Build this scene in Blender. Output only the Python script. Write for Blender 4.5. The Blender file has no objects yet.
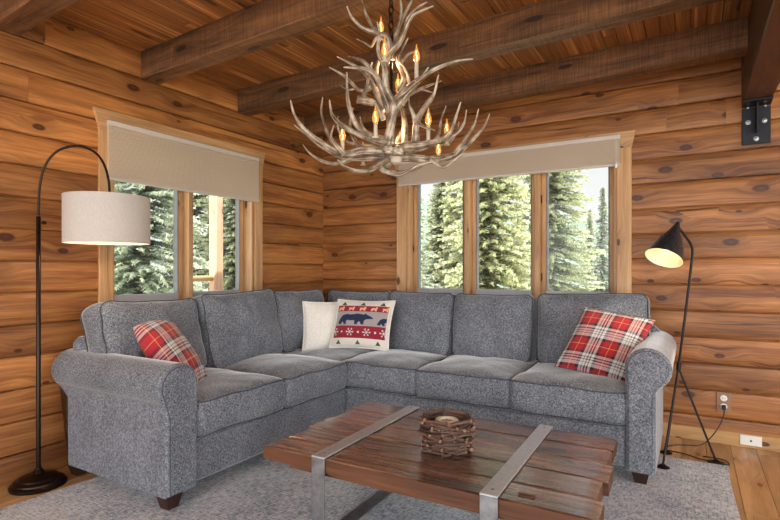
import bpy, math, random
from mathutils import Vector, Matrix, noise
random.seed(7)
PI = math.pi
col = bpy.context.scene.collection
V = Vector

# ------------------------------------------------------------------ camera geometry (metres; room corner at the origin)
FOC = 512.0; TH = math.radians(30.5); HOR = 269.0; CZ = 1.1
FW = V((-math.sin(TH), math.cos(TH), 0)); RT = V((math.cos(TH), math.sin(TH), 0))
CAM = V((3.0038, -3.8509, CZ))
def at(px, py, D):                      # a point seen at px,py at distance D along the view axis
    return CAM + FW*D + RT*((px-390)/FOC*D) + V((0, 0, -(py-HOR)/FOC*D))

# ------------------------------------------------------------------ mesh helper
class MB:
    def __init__(s): s.v=[]; s.f=[]; s.uv=[]; s.c=[]; s.m=[]
    def face(s, idx, uv=None, c=(.5,.5,.5), m=0):
        s.f.append(idx); s.uv.append(uv or [(0,0)]*len(idx)); s.c.append(c); s.m.append(m)
    def quad(s, pts, uv=None, c=(.5,.5,.5), m=0):
        b=len(s.v); s.v += [tuple(p) for p in pts]; s.face(list(range(b,b+len(pts))), uv, c, m)
    def box(s, p0, p1, c=None, m=0, axis=None, bev=0.0):
        c = c or rc()
        x0,y0,z0=p0; x1,y1,z1=p1
        d=[x1-x0,y1-y0,z1-z0]
        if axis is None: axis=d.index(max(d))
        oth=[a for a in (0,1,2) if a!=axis]
        def uv(p):
            return None
        b=len(s.v)
        if bev<=0:
            P=[(x,y,z) for x in (x0,x1) for y in (y0,y1) for z in (z0,z1)]
            s.v+=P
            F=[((0,1,3,2),0),((4,6,7,5),0),((0,4,5,1),1),((2,3,7,6),1),((0,2,6,4),2),((1,5,7,3),2)]
            for f,na in F:
                us=[]
                for i in f:
                    p=P[i]
                    if na==axis: us.append((p[oth[0]],p[oth[1]]))
                    else:
                        o=[a for a in oth if a!=na][0]; us.append((p[axis],p[o]+na*.37))
                s.face([b+i for i in f],us,c,m)
        else:
            # bevelled box: three shrunken slabs' corners
            import itertools
            idx={}
            cs=[(x0,x1),(y0,y1),(z0,z1)]
            for sx,sy,sz in itertools.product((0,1),repeat=3):
                for na in range(3):
                    p=[cs[0][sx],cs[1][sy],cs[2][sz]]
                    for a in range(3):
                        if a!=na: p[a]+= bev if (sx,sy,sz)[a]==0 else -bev
                    idx[(sx,sy,sz,na)]=len(s.v); s.v.append(tuple(p))
            def U(i,na):
                p=s.v[i]
                if na==axis: return (p[oth[0]],p[oth[1]])
                o=[a for a in oth if a!=na][0]; return (p[axis],p[o]+na*.37)
            for na in range(3):
                a,bx=[q for q in range(3) if q!=na]
                for side in (0,1):
                    k=[]
                    for (u,v) in ((0,0),(1,0),(1,1),(0,1)):
                        t=[0,0,0]; t[na]=side; t[a]=u; t[bx]=v; k.append(idx[(*t,na)])
                    if side==(1 if na==1 else 0): k.reverse()
                    s.face(k,[U(i,na) for i in k],c,m)
            for ax in range(3):
                a,bx=[q for q in range(3) if q!=ax]
                for u,v in itertools.product((0,1),repeat=2):
                    k=[]
                    for (w,na) in ((0,a),(1,a),(1,bx),(0,bx)):
                        t=[0,0,0]; t[ax]=w; t[a]=u; t[bx]=v; k.append(idx[(*t,na)])
                    s.face(k,[U(i,a) for i in k],c,m)
            for t in itertools.product((0,1),repeat=3):
                k=[idx[(*t,na)] for na in range(3)]
                s.face(k,[U(i,0) for i in k],c,m)
    def tube(s, pts, r, n=8, closed=False, caps=True, c=None, m=0):
        c=c or rc(); pts=[V(p) for p in pts]; N=len(pts)
        rr=r if isinstance(r,(list,tuple)) else [r]*N
        b=len(s.v); L=0; nrm=None; ls=[]
        for i,p in enumerate(pts):
            a=pts[i-1] if (i>0 or closed) else p; q=pts[(i+1)%N] if (i<N-1 or closed) else p
            t=(q-a)
            if t.length<1e-9: t=V((0,0,1))
            t.normalize()
            if nrm is None:
                nrm=t.orthogonal().normalized()
            nrm=(nrm-t*nrm.dot(t))
            if nrm.length<1e-6: nrm=t.orthogonal()
            nrm.normalize(); bn=t.cross(nrm)
            if i>0: L+=(p-pts[i-1]).length
            ls.append(L)
            for k in range(n):
                an=2*PI*k/n; s.v.append(tuple(p+(nrm*math.cos(an)+bn*math.sin(an))*rr[i]))
        for i in range(N if closed else N-1):
            j=(i+1)%N
            for k in range(n):
                k2=(k+1)%n; w=.05
                lj=ls[j] if j else L+.01
                s.face([b+i*n+k,b+i*n+k2,b+j*n+k2,b+j*n+k],[(ls[i],k*w/n),(ls[i],(k+1)*w/n),(lj,(k+1)*w/n),(lj,k*w/n)],c,m)
        if caps and not closed:
            s.face([b+k for k in range(n)][::-1],[(0,0)]*n,c,m); s.face([b+(N-1)*n+k for k in range(n)],[(0,0)]*n,c,m)
    def lathe(s, prof, M=None, n=32, c=None, m=0, capa=True, capb=True):
        c=c or rc(); M=M or Matrix.Identity(4); b=len(s.v)
        for r,z in prof:
            for k in range(n):
                a=2*PI*k/n; s.v.append(tuple(M@V((r*math.cos(a),r*math.sin(a),z))))
        for i in range(len(prof)-1):
            for k in range(n):
                k2=(k+1)%n
                s.face([b+i*n+k,b+i*n+k2,b+(i+1)*n+k2,b+(i+1)*n+k],[(k/n,prof[i][1]),((k+1)/n,prof[i][1]),((k+1)/n,prof[i+1][1]),(k/n,prof[i+1][1])],c,m)
        if capa: s.face([b+k for k in range(n)][::-1],[(0,0)]*n,c,m)
        if capb: s.face([b+(len(prof)-1)*n+k for k in range(n)],[(0,0)]*n,c,m)
    def prism(s, poly, f0, f1, c=None, m=0):   # poly 2D -> f0(p), f1(p) give both ends
        c=c or rc(); b=len(s.v); n=len(poly)
        s.v+=[tuple(f0(p)) for p in poly]+[tuple(f1(p)) for p in poly]
        ln=(V(f1(poly[0]))-V(f0(poly[0]))).length; L=[0]
        for i in range(n): L.append(L[-1]+(V(poly[(i+1)%n])-V(poly[i])).length)
        for i in range(n):
            j=(i+1)%n; s.face([b+i,b+j,b+n+j,b+n+i],[(0,L[i]),(0,L[i+1]),(ln,L[i+1]),(ln,L[i])],c,m)
        s.face([b+i for i in range(n)][::-1],[tuple(p) for p in poly][::-1],c,m); s.face([b+n+i for i in range(n)],[tuple(p) for p in poly],c,m)
    def build(s, name, mats, parent=None, smooth=True, fix=True, ang=40):
        me=bpy.data.meshes.new(name); org=world_loc(parent) if parent else V((0,0,0))
        if not parent:                                    # origin at the middle of the foot
            xs=[p[0] for p in s.v]; ys=[p[1] for p in s.v]; zs=[p[2] for p in s.v]
            org=V(((min(xs)+max(xs))/2,(min(ys)+max(ys))/2,min(zs)))
        me.from_pydata([(p[0]-org.x,p[1]-org.y,p[2]-org.z) for p in s.v],[],s.f)
        me.uv_layers.new(name='UVMap'); me.color_attributes.new('bd','FLOAT_COLOR','CORNER')
        uvs=[];cs=[]
        for u,c in zip(s.uv,s.c):
            for a in u: uvs+= [a[0],a[1]]; cs+=[c[0],c[1],c[2],1.0]
        me.uv_layers['UVMap'].data.foreach_set('uv',uvs); me.color_attributes['bd'].data.foreach_set('color',cs)
        if not isinstance(mats,(list,tuple)): mats=[mats]
        for mm in mats: me.materials.append(mm)
        me.polygons.foreach_set('material_index',s.m)
        if fix:
            import bmesh
            bm=bmesh.new(); bm.from_mesh(me); bmesh.ops.recalc_face_normals(bm,faces=bm.faces); bm.to_mesh(me); bm.free()
        if smooth:
            me.polygons.foreach_set('use_smooth',[True]*len(me.polygons))
            try: me.set_sharp_from_angle(angle=math.radians(ang))
            except Exception: pass
        me.update()
        o=bpy.data.objects.new(name,me); col.objects.link(o)
        if parent: o.parent=parent
        else: o.location=org
        return o
def world_loc(o):
    l=V((0,0,0))
    while o: l+=o.location; o=o.parent
    return l
def rc(): return (random.random(),random.random(),random.random())
def tag(o,label=None,cat=None,group=None,kind=None):
    if label: o['label']=label
    if cat: o['category']=cat
    if group: o['group']=group
    if kind: o['kind']=kind
    return o
def empty(name,loc,label=None,cat=None,group=None,kind=None):
    o=bpy.data.objects.new(name,None); o.empty_display_size=.05; o.location=loc; col.objects.link(o)
    return tag(o,label,cat,group,kind)
def struct(o): o['kind']='structure'; return o

# ------------------------------------------------------------------ materials
def newmat(name):
    m=bpy.data.materials.new(name); m.use_nodes=True; nt=m.node_tree; nt.nodes.clear()
    out=nt.nodes.new('ShaderNodeOutputMaterial'); b=nt.nodes.new('ShaderNodeBsdfPrincipled'); nt.links.new(b.outputs[0],out.inputs[0])
    return m,nt,b,out
def srgb(r,g,b):
    f=lambda c:(c/255/12.92 if c/255<=.04045 else ((c/255+.055)/1.055)**2.4)
    return (f(r),f(g),f(b),1)
class N:
    def __init__(s,nt): s.nt=nt
    def n(s,t,ins=None,**k):
        x=s.nt.nodes.new(t)
        for a,v in k.items(): setattr(x,a,v)
        for i,v in (ins or {}).items():
            if isinstance(v,bpy.types.NodeSocket): s.nt.links.new(v,x.inputs[i])
            else: x.inputs[i].default_value=v
        return x
    def math(s,op,a,b=0.0,c=0.0,clamp=False):
        x=s.n('ShaderNodeMath',{0:a,1:b,2:c},operation=op); x.use_clamp=clamp; return x.outputs[0]
    def comb(s,x,y,z=0.0): return s.n('ShaderNodeCombineXYZ',{0:x,1:y,2:z}).outputs[0]
    def mix(s,f,a,b,bt='MIX'):
        x=s.n('ShaderNodeMix',data_type='RGBA',blend_type=bt)
        for i,v in ((0,f),(6,a),(7,b)):
            if isinstance(v,bpy.types.NodeSocket): s.nt.links.new(v,x.inputs[i])
            else: x.inputs[i].default_value=v
        return x.outputs[2]
    def noise(s,vec,sc=1.0,det=4,rough=.55,dist=0.0):
        return s.n('ShaderNodeTexNoise',{'Vector':vec,'Scale':sc,'Detail':det,'Roughness':rough,'Distortion':dist}).outputs['Fac']
    def maprange(s,v,a,b,c,d,smooth=False):
        x=s.n('ShaderNodeMapRange',{0:v,1:a,2:b,3:c,4:d}); x.clamp=True
        if smooth: x.interpolation_type='SMOOTHSTEP'
        return x.outputs[0]
    def ramp(s,v,stops,interp='LINEAR'):
        x=s.n('ShaderNodeValToRGB',{0:v}); r=x.color_ramp; r.interpolation=interp
        while len(r.elements)<len(stops): r.elements.new(.5)
        for e,(p,c) in zip(r.elements,stops): e.position=p; e.color=c
        return x.outputs[0]
def wood(name,dark,light,var=.35,knots=.5,rough=.45,gs=38,knotcol=(60,28,14),streak=0.0,streakcol=(230,190,140),bump=.25,ku=3.0,kv=6.0,gamma_c=None,saw=0.0,spec=.4,coat=0.0,crack=.5,blotch=.16,fineg=.27,gw=.13):
    m,nt,b,out=newmat(name); q=N(nt)
    uv=q.n('ShaderNodeUVMap').outputs[0]; sp=q.n('ShaderNodeSeparateXYZ',{0:uv}); u,v=sp.outputs[0],sp.outputs[1]
    bd=q.n('ShaderNodeAttribute',attribute_name='bd'); sb=q.n('ShaderNodeSeparateColor',{0:bd.outputs['Color']})
    r1,r2,r3=sb.outputs[0],sb.outputs[1],sb.outputs[2]
    off=q.math('MULTIPLY',r2,53.0)
    u2=q.math('ADD',u,q.math('MULTIPLY',r3,17.0))
    # knots
    kvv=q.comb(q.math('ADD',q.math('MULTIPLY',u2,ku),off),q.math('MULTIPLY',v,kv),0.0)
    vo=q.n('ShaderNodeTexVoronoi',{'Vector':kvv,'Scale':1.0,'Randomness':.9},voronoi_dimensions='2D')
    d=vo.outputs['Distance']; vc=q.n('ShaderNodeSeparateColor',{0:vo.outputs['Color']}).outputs[0]
    keep=q.math('LESS_THAN',vc,knots)
    dn=q.math('ADD',d,q.math('MULTIPLY',q.math('SUBTRACT',q.noise(q.comb(q.math('MULTIPLY',u2,9),q.math('MULTIPLY',v,24),off),1,3),.5),.08))
    kr=q.maprange(q.n('ShaderNodeSeparateColor',{0:vo.outputs['Color']}).outputs[1],0,1,.55,1.75)
    dk=q.math('DIVIDE',dn,kr)
    core=q.math('MULTIPLY',q.math('MULTIPLY',q.maprange(dk,.06,.10,1,0,True),q.maprange(dk,.0,.05,.8,1)),keep)
    halo=q.math('MULTIPLY',q.maprange(d,.08,.55,1,0,True),keep)
    # grain
    warp=q.math('MULTIPLY',q.math('SUBTRACT',q.noise(q.comb(q.math('MULTIPLY',u2,1.1),q.math('MULTIPLY',v,5),off),1,2),.5),.06)
    vg=q.math('ADD',q.math('ADD',v,warp),q.math('MULTIPLY',halo,.03))
    g1=q.noise(q.comb(q.math('MULTIPLY',u2,1.3),q.math('MULTIPLY',vg,gs),off),1,5,.6)
    g2=q.noise(q.comb(q.math('MULTIPLY',u2,5),q.math('MULTIPLY',vg,gs*4),off),1,3,.6)
    g3=q.noise(q.comb(q.math('MULTIPLY',u2,.7),q.math('MULTIPLY',vg,7),off),1,3,.5)
    g=q.math('ADD',q.math('ADD',q.math('MULTIPLY',g1,.45),q.math('MULTIPLY',g2,fineg)),q.math('MULTIPLY',g3,.55-fineg))
    t=q.maprange(g,.5-gw,.5+gw,0,1)
    c=q.mix(t,srgb(*dark),srgb(*light))
    crk=q.noise(q.comb(q.math('MULTIPLY',u2,.9),q.math('MULTIPLY',vg,55),q.math('ADD',off,4.0)),1,2)
    c=q.mix(q.math('MULTIPLY',q.maprange(crk,.665,.71,0,1),crack),c,srgb(*[int(x*.35) for x in dark]))
    blot=q.noise(q.comb(q.math('MULTIPLY',u2,1.6),q.math('MULTIPLY',v,4),q.math('ADD',off,2.0)),1,3)
    c=q.n('ShaderNodeVectorMath',{0:c,'Scale':q.maprange(blot,.3,.7,1-blotch,1+blotch)},operation='SCALE').outputs[0]
    if streak>0:
        sg=q.noise(q.comb(q.math('MULTIPLY',u2,.8),q.math('MULTIPLY',v,60),q.math('ADD',off,9.0)),1,3)
        c=q.mix(q.math('MULTIPLY',q.maprange(sg,.56,.68,0,1),streak),c,srgb(*streakcol))
    br=q.maprange(r1,0,1,1-var,1+var*.6)
    vm=q.n('ShaderNodeVectorMath',{0:c,'Scale':br},operation='SCALE').outputs[0]
    if saw>0:
        sw=q.noise(q.comb(q.math('MULTIPLY',u2,170),q.math('MULTIPLY',v,6),off),1,2)
        vm=q.n('ShaderNodeVectorMath',{0:vm,'Scale':q.maprange(sw,.4,.62,1-saw,1+saw*.4)},operation='SCALE').outputs[0]
    c=q.mix(q.math('MULTIPLY',halo,.35),vm,srgb(*[int(x*.8) for x in dark]))
    c=q.mix(q.math('MULTIPLY',core,.92),c,srgb(*knotcol))
    nt.links.new(c,b.inputs['Base Color'])
    nt.links.new(q.maprange(g,.3,.7,rough+.08,rough-.06),b.inputs['Roughness'])
    b.inputs['Specular IOR Level'].default_value=spec; b.inputs['Coat Weight'].default_value=coat; b.inputs['Coat Roughness'].default_value=.25
    bp=q.n('ShaderNodeBump',{'Strength':bump,'Distance':.004,'Height':q.math('SUBTRACT',g,q.math('MULTIPLY',core,.4))})
    nt.links.new(bp.outputs[0],b.inputs['Normal'])
    return m
def plain(name,c,rough=.5,metal=0.0,nscale=30,namt=.12,bump=0.0,spec=.5,**kw):
    m,nt,b,out=newmat(name); q=N(nt)
    tc=q.n('ShaderNodeTexCoord').outputs['Object']; nn=q.noise(tc,nscale,4)
    cc=q.n('ShaderNodeVectorMath',{0:srgb(*c)[:3],'Scale':q.maprange(nn,.3,.7,1-namt,1+namt)},operation='SCALE').outputs[0]
    nt.links.new(cc,b.inputs['Base Color']); b.inputs['Metallic'].default_value=metal; b.inputs['Specular IOR Level'].default_value=spec
    nt.links.new(q.maprange(nn,.3,.7,max(0,rough-.06),rough+.06),b.inputs['Roughness'])
    if bump>0:
        bp=q.n('ShaderNodeBump',{'Strength':bump,'Distance':.002,'Height':nn}); nt.links.new(bp.outputs[0],b.inputs['Normal'])
    for k,v in kw.items(): b.inputs[k].default_value=v
    return m
def fabric(name,a,bc,scale=420,rough=.9,sheen=.3,amt=1.0,bump=.5):
    m,nt,b,out=newmat(name); q=N(nt)
    tc=q.n('ShaderNodeTexCoord').outputs['Object']
    n1=q.noise(tc,scale,2,.7); n2=q.noise(tc,scale*.35,3,.7); n3=q.noise(tc,5,3)
    g=q.math('ADD',q.math('MULTIPLY',n1,.5),q.math('ADD',q.math('MULTIPLY',n2,.4),q.math('MULTIPLY',n3,.1)))
    c=q.ramp(g,[(.40,srgb(*a)),(.5,srgb(*[(x+y)//2 for x,y in zip(a,bc)])),(.60,srgb(*bc))])
    nt.links.new(c,b.inputs['Base Color']); b.inputs['Roughness'].default_value=rough
    b.inputs['Sheen Weight'].default_value=sheen; b.inputs['Sheen Roughness'].default_value=.3; b.inputs['Specular IOR Level'].default_value=.2
    bp=q.n('ShaderNodeBump',{'Strength':bump,'Distance':.002,'Height':g}); nt.links.new(bp.outputs[0],b.inputs['Normal'])
    return m
def emis(name,c,s):
    m,nt,b,out=newmat(name); b.inputs['Base Color'].default_value=srgb(*c); b.inputs['Emission Color'].default_value=srgb(*c); b.inputs['Emission Strength'].default_value=s
    return m
def vcol(name,rough=.9,sheen=.2,bs=500):
    m,nt,b,out=newmat(name); q=N(nt)
    a=q.n('ShaderNodeAttribute',attribute_name='bd').outputs['Color']; tc=q.n('ShaderNodeTexCoord').outputs['Object']
    nn=q.noise(tc,bs,2,.7)
    c=q.n('ShaderNodeVectorMath',{0:a,'Scale':q.maprange(nn,.3,.7,.8,1.15)},operation='SCALE').outputs[0]
    nt.links.new(c,b.inputs['Base Color']); b.inputs['Roughness'].default_value=rough; b.inputs['Sheen Weight'].default_value=sheen
    bp=q.n('ShaderNodeBump',{'Strength':.4,'Distance':.002,'Height':nn}); nt.links.new(bp.outputs[0],b.inputs['Normal'])
    return m
M={}
M['log']=wood('log_pine',(116,66,32),(192,130,74),var=.26,knots=.40,rough=.42,gs=28,bump=.4,gw=.11,ku=3.2,kv=6.2,crack=.75,blotch=.22,knotcol=(66,32,18))
M['casing']=wood('casing_pine',(172,128,86),(214,172,126),var=.12,knots=.25,rough=.45,gs=30,ku=4,kv=9)
M['base']=wood('baseboard_pine',(180,134,84),(214,172,118),var=.12,knots=.25,rough=.45,gs=30,ku=4,kv=9)
M['beam']=wood('beam_rough_sawn',(62,40,26),(152,106,68),var=.12,knots=.45,rough=.6,gs=16,knotcol=(40,22,14),bump=.5,ku=2.2,kv=7,saw=.3,spec=.5)
M['post']=wood('post_dark',(50,28,18),(98,58,36),var=.1,knots=.3,rough=.5,gs=14,knotcol=(30,16,10),bump=.3,ku=2.2,kv=6,spec=.5)
M['ceil']=wood('ceiling_pine',(122,78,42),(176,118,68),var=.3,knots=.2,rough=.4,gs=22,streak=.8,streakcol=(230,172,108),bump=.2,ku=2,kv=9)
M['floor']=wood('floor_pine',(182,136,86),(228,186,132),var=.2,knots=.4,rough=.32,gs=16,knotcol=(120,66,34),bump=.08,ku=3,kv=7,spec=.5)
M['table']=wood('table_reclaimed',(62,38,28),(172,124,98),var=.3,knots=.35,rough=.25,crack=1.0,blotch=.35,fineg=.4,gw=.075,gs=26,knotcol=(30,17,12),bump=.6,ku=2.6,kv=8,spec=.8,saw=.12,streak=.5,streakcol=(206,180,162),coat=1.0)
M['tside']=wood('table_edge',(64,38,26),(118,76,50),var=.2,knots=.3,rough=.5,gs=22,knotcol=(30,17,12),bump=.5)
M['foot']=wood('sofa_foot',(38,22,16),(64,38,28),var=.1,knots=.0,rough=.4,gs=20)
M['twig']=wood('twig_bark',(50,36,30),(128,98,84),var=.5,knots=.3,rough=.6,gs=30,bump=.8,ku=20,kv=30)
M['twigend']=plain('twig_cut',(150,112,84),.7,nscale=200)
M['sofa']=fabric('sofa_tweed',(56,60,68),(162,166,174),scale=330,sheen=1.0)
M['welt']=fabric('sofa_welt',(44,47,53),(104,108,116),bump=.2)
M['bronze']=plain('dark_bronze',(46,34,28),.32,.85,20,.15)
M['black']=plain('black_metal',(34,33,34),.4,.7,40,.1)
M['steel']=plain('brushed_steel',(214,216,222),.5,.85,60,.12,.1)
M['dsteel']=plain('raw_steel',(160,162,166),.45,1.0,30,.25,.1)
M['bracket']=plain('bracket_steel',(36,38,44),.45,.6,30,.2)
M['bolt']=plain('bolt_zinc',(170,170,170),.35,1.0)
M['white']=plain('white_plastic',(232,230,224),.4,0,20,.03)
M['plate']=plain('tan_plate',(150,112,84),.45,0,30,.06)
M['rubber']=plain('black_cord',(22,20,20),.5,0)
M['wax']=plain('candle_wax',(236,228,208),.4,0,20,.04,**{'Subsurface Weight':.1})
M['waxtan']=plain('candle_centre',(190,160,128),.5,0,60,.12)
M['greybead']=plain('grey_bead',(120,120,122),.4,.2,30,.08)
M['vinyl']=plain('grey_sash_clad',(176,178,186),.4,.1,30,.05)
M['fleece']=fabric('cream_fleece',(232,226,216),(250,246,240),scale=160,sheen=.5,bump=1.0)
M['pat']=vcol('woven_pattern')
M['socket']=plain('candle_sleeve',(190,178,160),.5,0,30,.05)
# antler
m,nt,b,out=newmat('antler'); q=N(nt); M['antler']=m
tc=q.n('ShaderNodeTexCoord').outputs['Object']; uv=q.n('ShaderNodeUVMap').outputs[0]; su=q.n('ShaderNodeSeparateXYZ',{0:uv})
n1=q.noise(q.comb(q.math('MULTIPLY',su.outputs[0],9),q.math('MULTIPLY',su.outputs[1],240),0.0),1,4,.6); n2=q.noise(tc,22,4)
g=q.math('ADD',q.math('MULTIPLY',n1,.6),q.math('MULTIPLY',n2,.4))
tipf=q.n('ShaderNodeSeparateColor',{0:q.n('ShaderNodeAttribute',attribute_name='bd').outputs['Color']}).outputs[0]
c=q.ramp(g,[(.38,srgb(66,50,38)),(.48,srgb(128,110,92)),(.58,srgb(196,184,168))])
c=q.mix(tipf,c,srgb(226,214,194)); nt.links.new(c,b.inputs['Base Color']); b.inputs['Roughness'].default_value=.45
bp=q.n('ShaderNodeBump',{'Strength':.6,'Distance':.003,'Height':n1}); nt.links.new(bp.outputs[0],b.inputs['Normal'])
# glass pane (thin): fresnel mix of clear and mirror
m,nt,b,out=newmat('pane_glass'); q=N(nt); M['glass']=m; nt.nodes.remove(b)
tr=q.n('ShaderNodeBsdfTransparent',{0:(.97,.97,.96,1)}); gl=q.n('ShaderNodeBsdfGlossy',{'Roughness':.02}); fc=q.n('ShaderNodeLayerWeight',{0:.5}).outputs['Facing']
fr=q.math('ADD',.015,q.math('MULTIPLY',q.math('POWER',fc,5.0),.5))
mx=q.n('ShaderNodeMixShader',{0:fr,1:tr.outputs[0],2:gl.outputs[0]}); nt.links.new(mx.outputs[0],out.inputs[0])
# bulb glass
m,nt,b,out=newmat('bulb_glass'); q=N(nt); M['bulb']=m; nt.nodes.remove(b)
tr=q.n('ShaderNodeBsdfTransparent',{0:(1,.78,.5,1)}); gl=q.n('ShaderNodeBsdfGlossy',{'Roughness':.1}); lw=q.n('ShaderNodeLayerWeight',{0:.35})
mx=q.n('ShaderNodeMixShader',{0:lw.outputs[1],1:tr.outputs[0],2:gl.outputs[0]}); em=q.n('ShaderNodeEmission',{0:srgb(255,180,90),1:.3})
ad=q.n('ShaderNodeAddShader',{0:mx.outputs[0],1:em.outputs[0]}); nt.links.new(ad.outputs[0],out.inputs[0])
M['filament']=emis('filament',(255,214,140),5)
M['ledface']=emis('lamp_bulb',(255,222,172),4)
# lamp shade / blind: cloth that lets light through
def cloth_trans(name,c,trans,scale,stretch=(1,1,1),amt=.08):
    m,nt,b,out=newmat(name); q=N(nt); nt.nodes.remove(b)
    tc=q.n('ShaderNodeTexCoord').outputs['Object']; mp=q.n('ShaderNodeMapping',{0:tc,3:stretch}).outputs[0]
    nn=q.noise(mp,scale,3,.7)
    cc=q.n('ShaderNodeVectorMath',{0:srgb(*c)[:3],'Scale':q.maprange(nn,.3,.7,1-amt,1+amt)},operation='SCALE').outputs[0]
    df=q.n('ShaderNodeBsdfDiffuse',{0:cc}); tl=q.n('ShaderNodeBsdfTranslucent',{0:cc})
    mx=q.n('ShaderNodeMixShader',{0:trans,1:df.outputs[0],2:tl.outputs[0]}); nt.links.new(mx.outputs[0],out.inputs[0]); return m
M['shade']=cloth_trans('linen_shade',(206,202,200),.25,300,(1,1,.25),.1)
M['blind']=cloth_trans('blind_cloth',(216,200,182),.35,120,(1,1,4),.03)
M['rail']=plain('blind_rail',(206,196,190),.5,0,20,.03)
# rug
m,nt,b,out=newmat('distressed_rug'); q=N(nt); M['rug']=m
tc=q.n('ShaderNodeTexCoord').outputs['Object']; sp=q.n('ShaderNodeSeparateXYZ',{0:tc})
def st(a,bb,s,det=4): return q.noise(q.comb(q.math('MULTIPLY',sp.outputs[0],a),q.math('MULTIPLY',sp.outputs[1],bb),0.0),s,det,.65)
big=q.noise(tc,3.2,4,.6); a1=st(1,4,26); a2=st(4,1,26); fine=q.noise(tc,130,3,.75)
g=q.math('ADD',q.math('ADD',q.math('MULTIPLY',a1,.3),q.math('MULTIPLY',a2,.3)),q.math('ADD',q.math('MULTIPLY',big,.18),q.math('MULTIPLY',fine,.22)))
c=q.ramp(g,[(.40,srgb(86,98,118)),(.465,srgb(146,156,168)),(.51,srgb(196,200,204)),(.58,srgb(228,226,220))])
nt.links.new(c,b.inputs['Base Color']); b.inputs['Roughness'].default_value=.95; b.inputs['Sheen Weight'].default_value=.2
bp=q.n('ShaderNodeBump',{'Strength':.6,'Distance':.004,'Height':fine}); nt.links.new(bp.outputs[0],b.inputs['Normal'])
# foliage
def leafmat(name,a,bb):
    m,nt,b,out=newmat(name); q=N(nt)
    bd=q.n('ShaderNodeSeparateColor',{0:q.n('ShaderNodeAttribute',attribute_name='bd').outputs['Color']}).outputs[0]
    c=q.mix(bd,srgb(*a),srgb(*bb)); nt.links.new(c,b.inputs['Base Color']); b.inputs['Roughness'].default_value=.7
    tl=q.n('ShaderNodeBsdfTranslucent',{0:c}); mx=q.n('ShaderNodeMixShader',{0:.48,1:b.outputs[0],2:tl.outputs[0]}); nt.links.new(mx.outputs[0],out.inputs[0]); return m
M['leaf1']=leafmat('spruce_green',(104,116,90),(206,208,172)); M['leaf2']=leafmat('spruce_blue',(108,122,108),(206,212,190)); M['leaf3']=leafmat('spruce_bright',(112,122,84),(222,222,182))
M['bark']=plain('spruce_bark',(126,106,92),.9,0,12,.25,.5)
M['ground']=plain('meadow',(196,198,160),.95,0,1.2,.25)
M['hill']=plain('far_forest',(104,122,108),.95,0,.25,.15)

# ------------------------------------------------------------------ room shell
CEIL=2.47; XM=6.6; YM=-6.6; WT=.17
def logwall(name,zbase,pitch,mapf,L0,L1,openings,ztop,seed,joints):
    """courses of log siding; mapf(s,d,z): s along the wall, d out into the room"""
    rnd=random.Random(seed); mb=MB(); k=0; z=zbase
    while z>0: z-=pitch
    while z<ztop:
        za,zb=z,z+pitch; z+=pitch
        cuts=sorted(set([L0,L1]+[j for (zz,j) in joints if za<=zz<zb]+([L0+(L1-L0)*rnd.uniform(.2,.9)] if rnd.random()<.25 else [])))
        for i in range(len(cuts)-1):
            s0,s1=cuts[i],cuts[i+1]; c=(rnd.random(),rnd.random(),rnd.random())
            prof=[(0,-.022),(.012,-.022),(.016,-.004),(.05,.0015),(.2,.005),(.5,.006),(.8,.005),(.94,.001),(.975,-.004),(.979,-.022),(1,-.022)]
            zs=[(za+t*pitch,d) for t,d in prof]
            # add opening limits
            def dz(zz):
                for a,b2 in zip(zs,zs[1:]):
                    if a[0]<=zz<=b2[0]: return a[1]+(b2[1]-a[1])*(zz-a[0])/(b2[0]-a[0])
                return 0
            allz=sorted(set([p[0] for p in zs]+[o[k2] for o in openings for k2 in (2,3) if za<o[k2]<zb]+[x for x in (0.0,ztop) if za<x<zb]))
            for a,b2 in zip(allz,allz[1:]):
                if b2<=0.0001 or a>=ztop-.0001: continue
                segs=[(s0,s1)]
                for (o0,o1,oz0,oz1) in openings:
                    if a<oz1-1e-5 and b2>oz0+1e-5:
                        ns=[]
                        for (p,q2) in segs:
                            if o0>p: ns.append((p,min(q2,o0)))
                            if o1<q2: ns.append((max(p,o1),q2))
                        segs=[x for x in ns if x[1]-x[0]>1e-4]
                for p,q2 in segs:
                    e=.0015 if p==s0 and i>0 else 0
                    mb.quad([mapf(p+e,dz(a),a),mapf(q2,dz(a),a),mapf(q2,dz(b2),b2),mapf(p+e,dz(b2),b2)],[(p,a),(q2,a),(q2,b2),(p,b2)],c)
    # core of the wall behind the siding
    D0,D1=-.024,-WT
    def core(p,q2,a,b2):
        A=mapf(p,D1,a); B=mapf(q2,D0,b2)
        mb.box(tuple(min(x,y) for x,y in zip(A,B)),tuple(max(x,y) for x,y in zip(A,B)),c=(.1,.5,.5))
    o=openings[0]
    core(L0-(WT if L0==0 else 0),o[0],0,ztop); core(o[1],L1+(.0238 if L1==0 else 0),0,ztop); core(o[0],o[1],0,o[2]); core(o[0],o[1],o[3],ztop)
    w=mb.build(name,M['log'],smooth=True,fix=False,ang=30); return struct(w)
LO=(-2.055,-.895,.86,1.93)      # left window opening (along y)
BO=(.905,2.56,.86,1.93)       # back window opening (along x)
logwall('wall_left',.143,.1667,lambda s,d,z:(d,s,z),YM,0.0,[LO],CEIL,3,[(2.35,-2.42),(2.05,-2.50),(1.0,-3.4)])
logwall('wall_back',-.008,.168,lambda s,d,z:(s,-d,z),0.0,XM,[BO],CEIL,11,[(2.3,2.93),(2.1,2.86),(2.15,3.19),(.3,4.4)])

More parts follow.
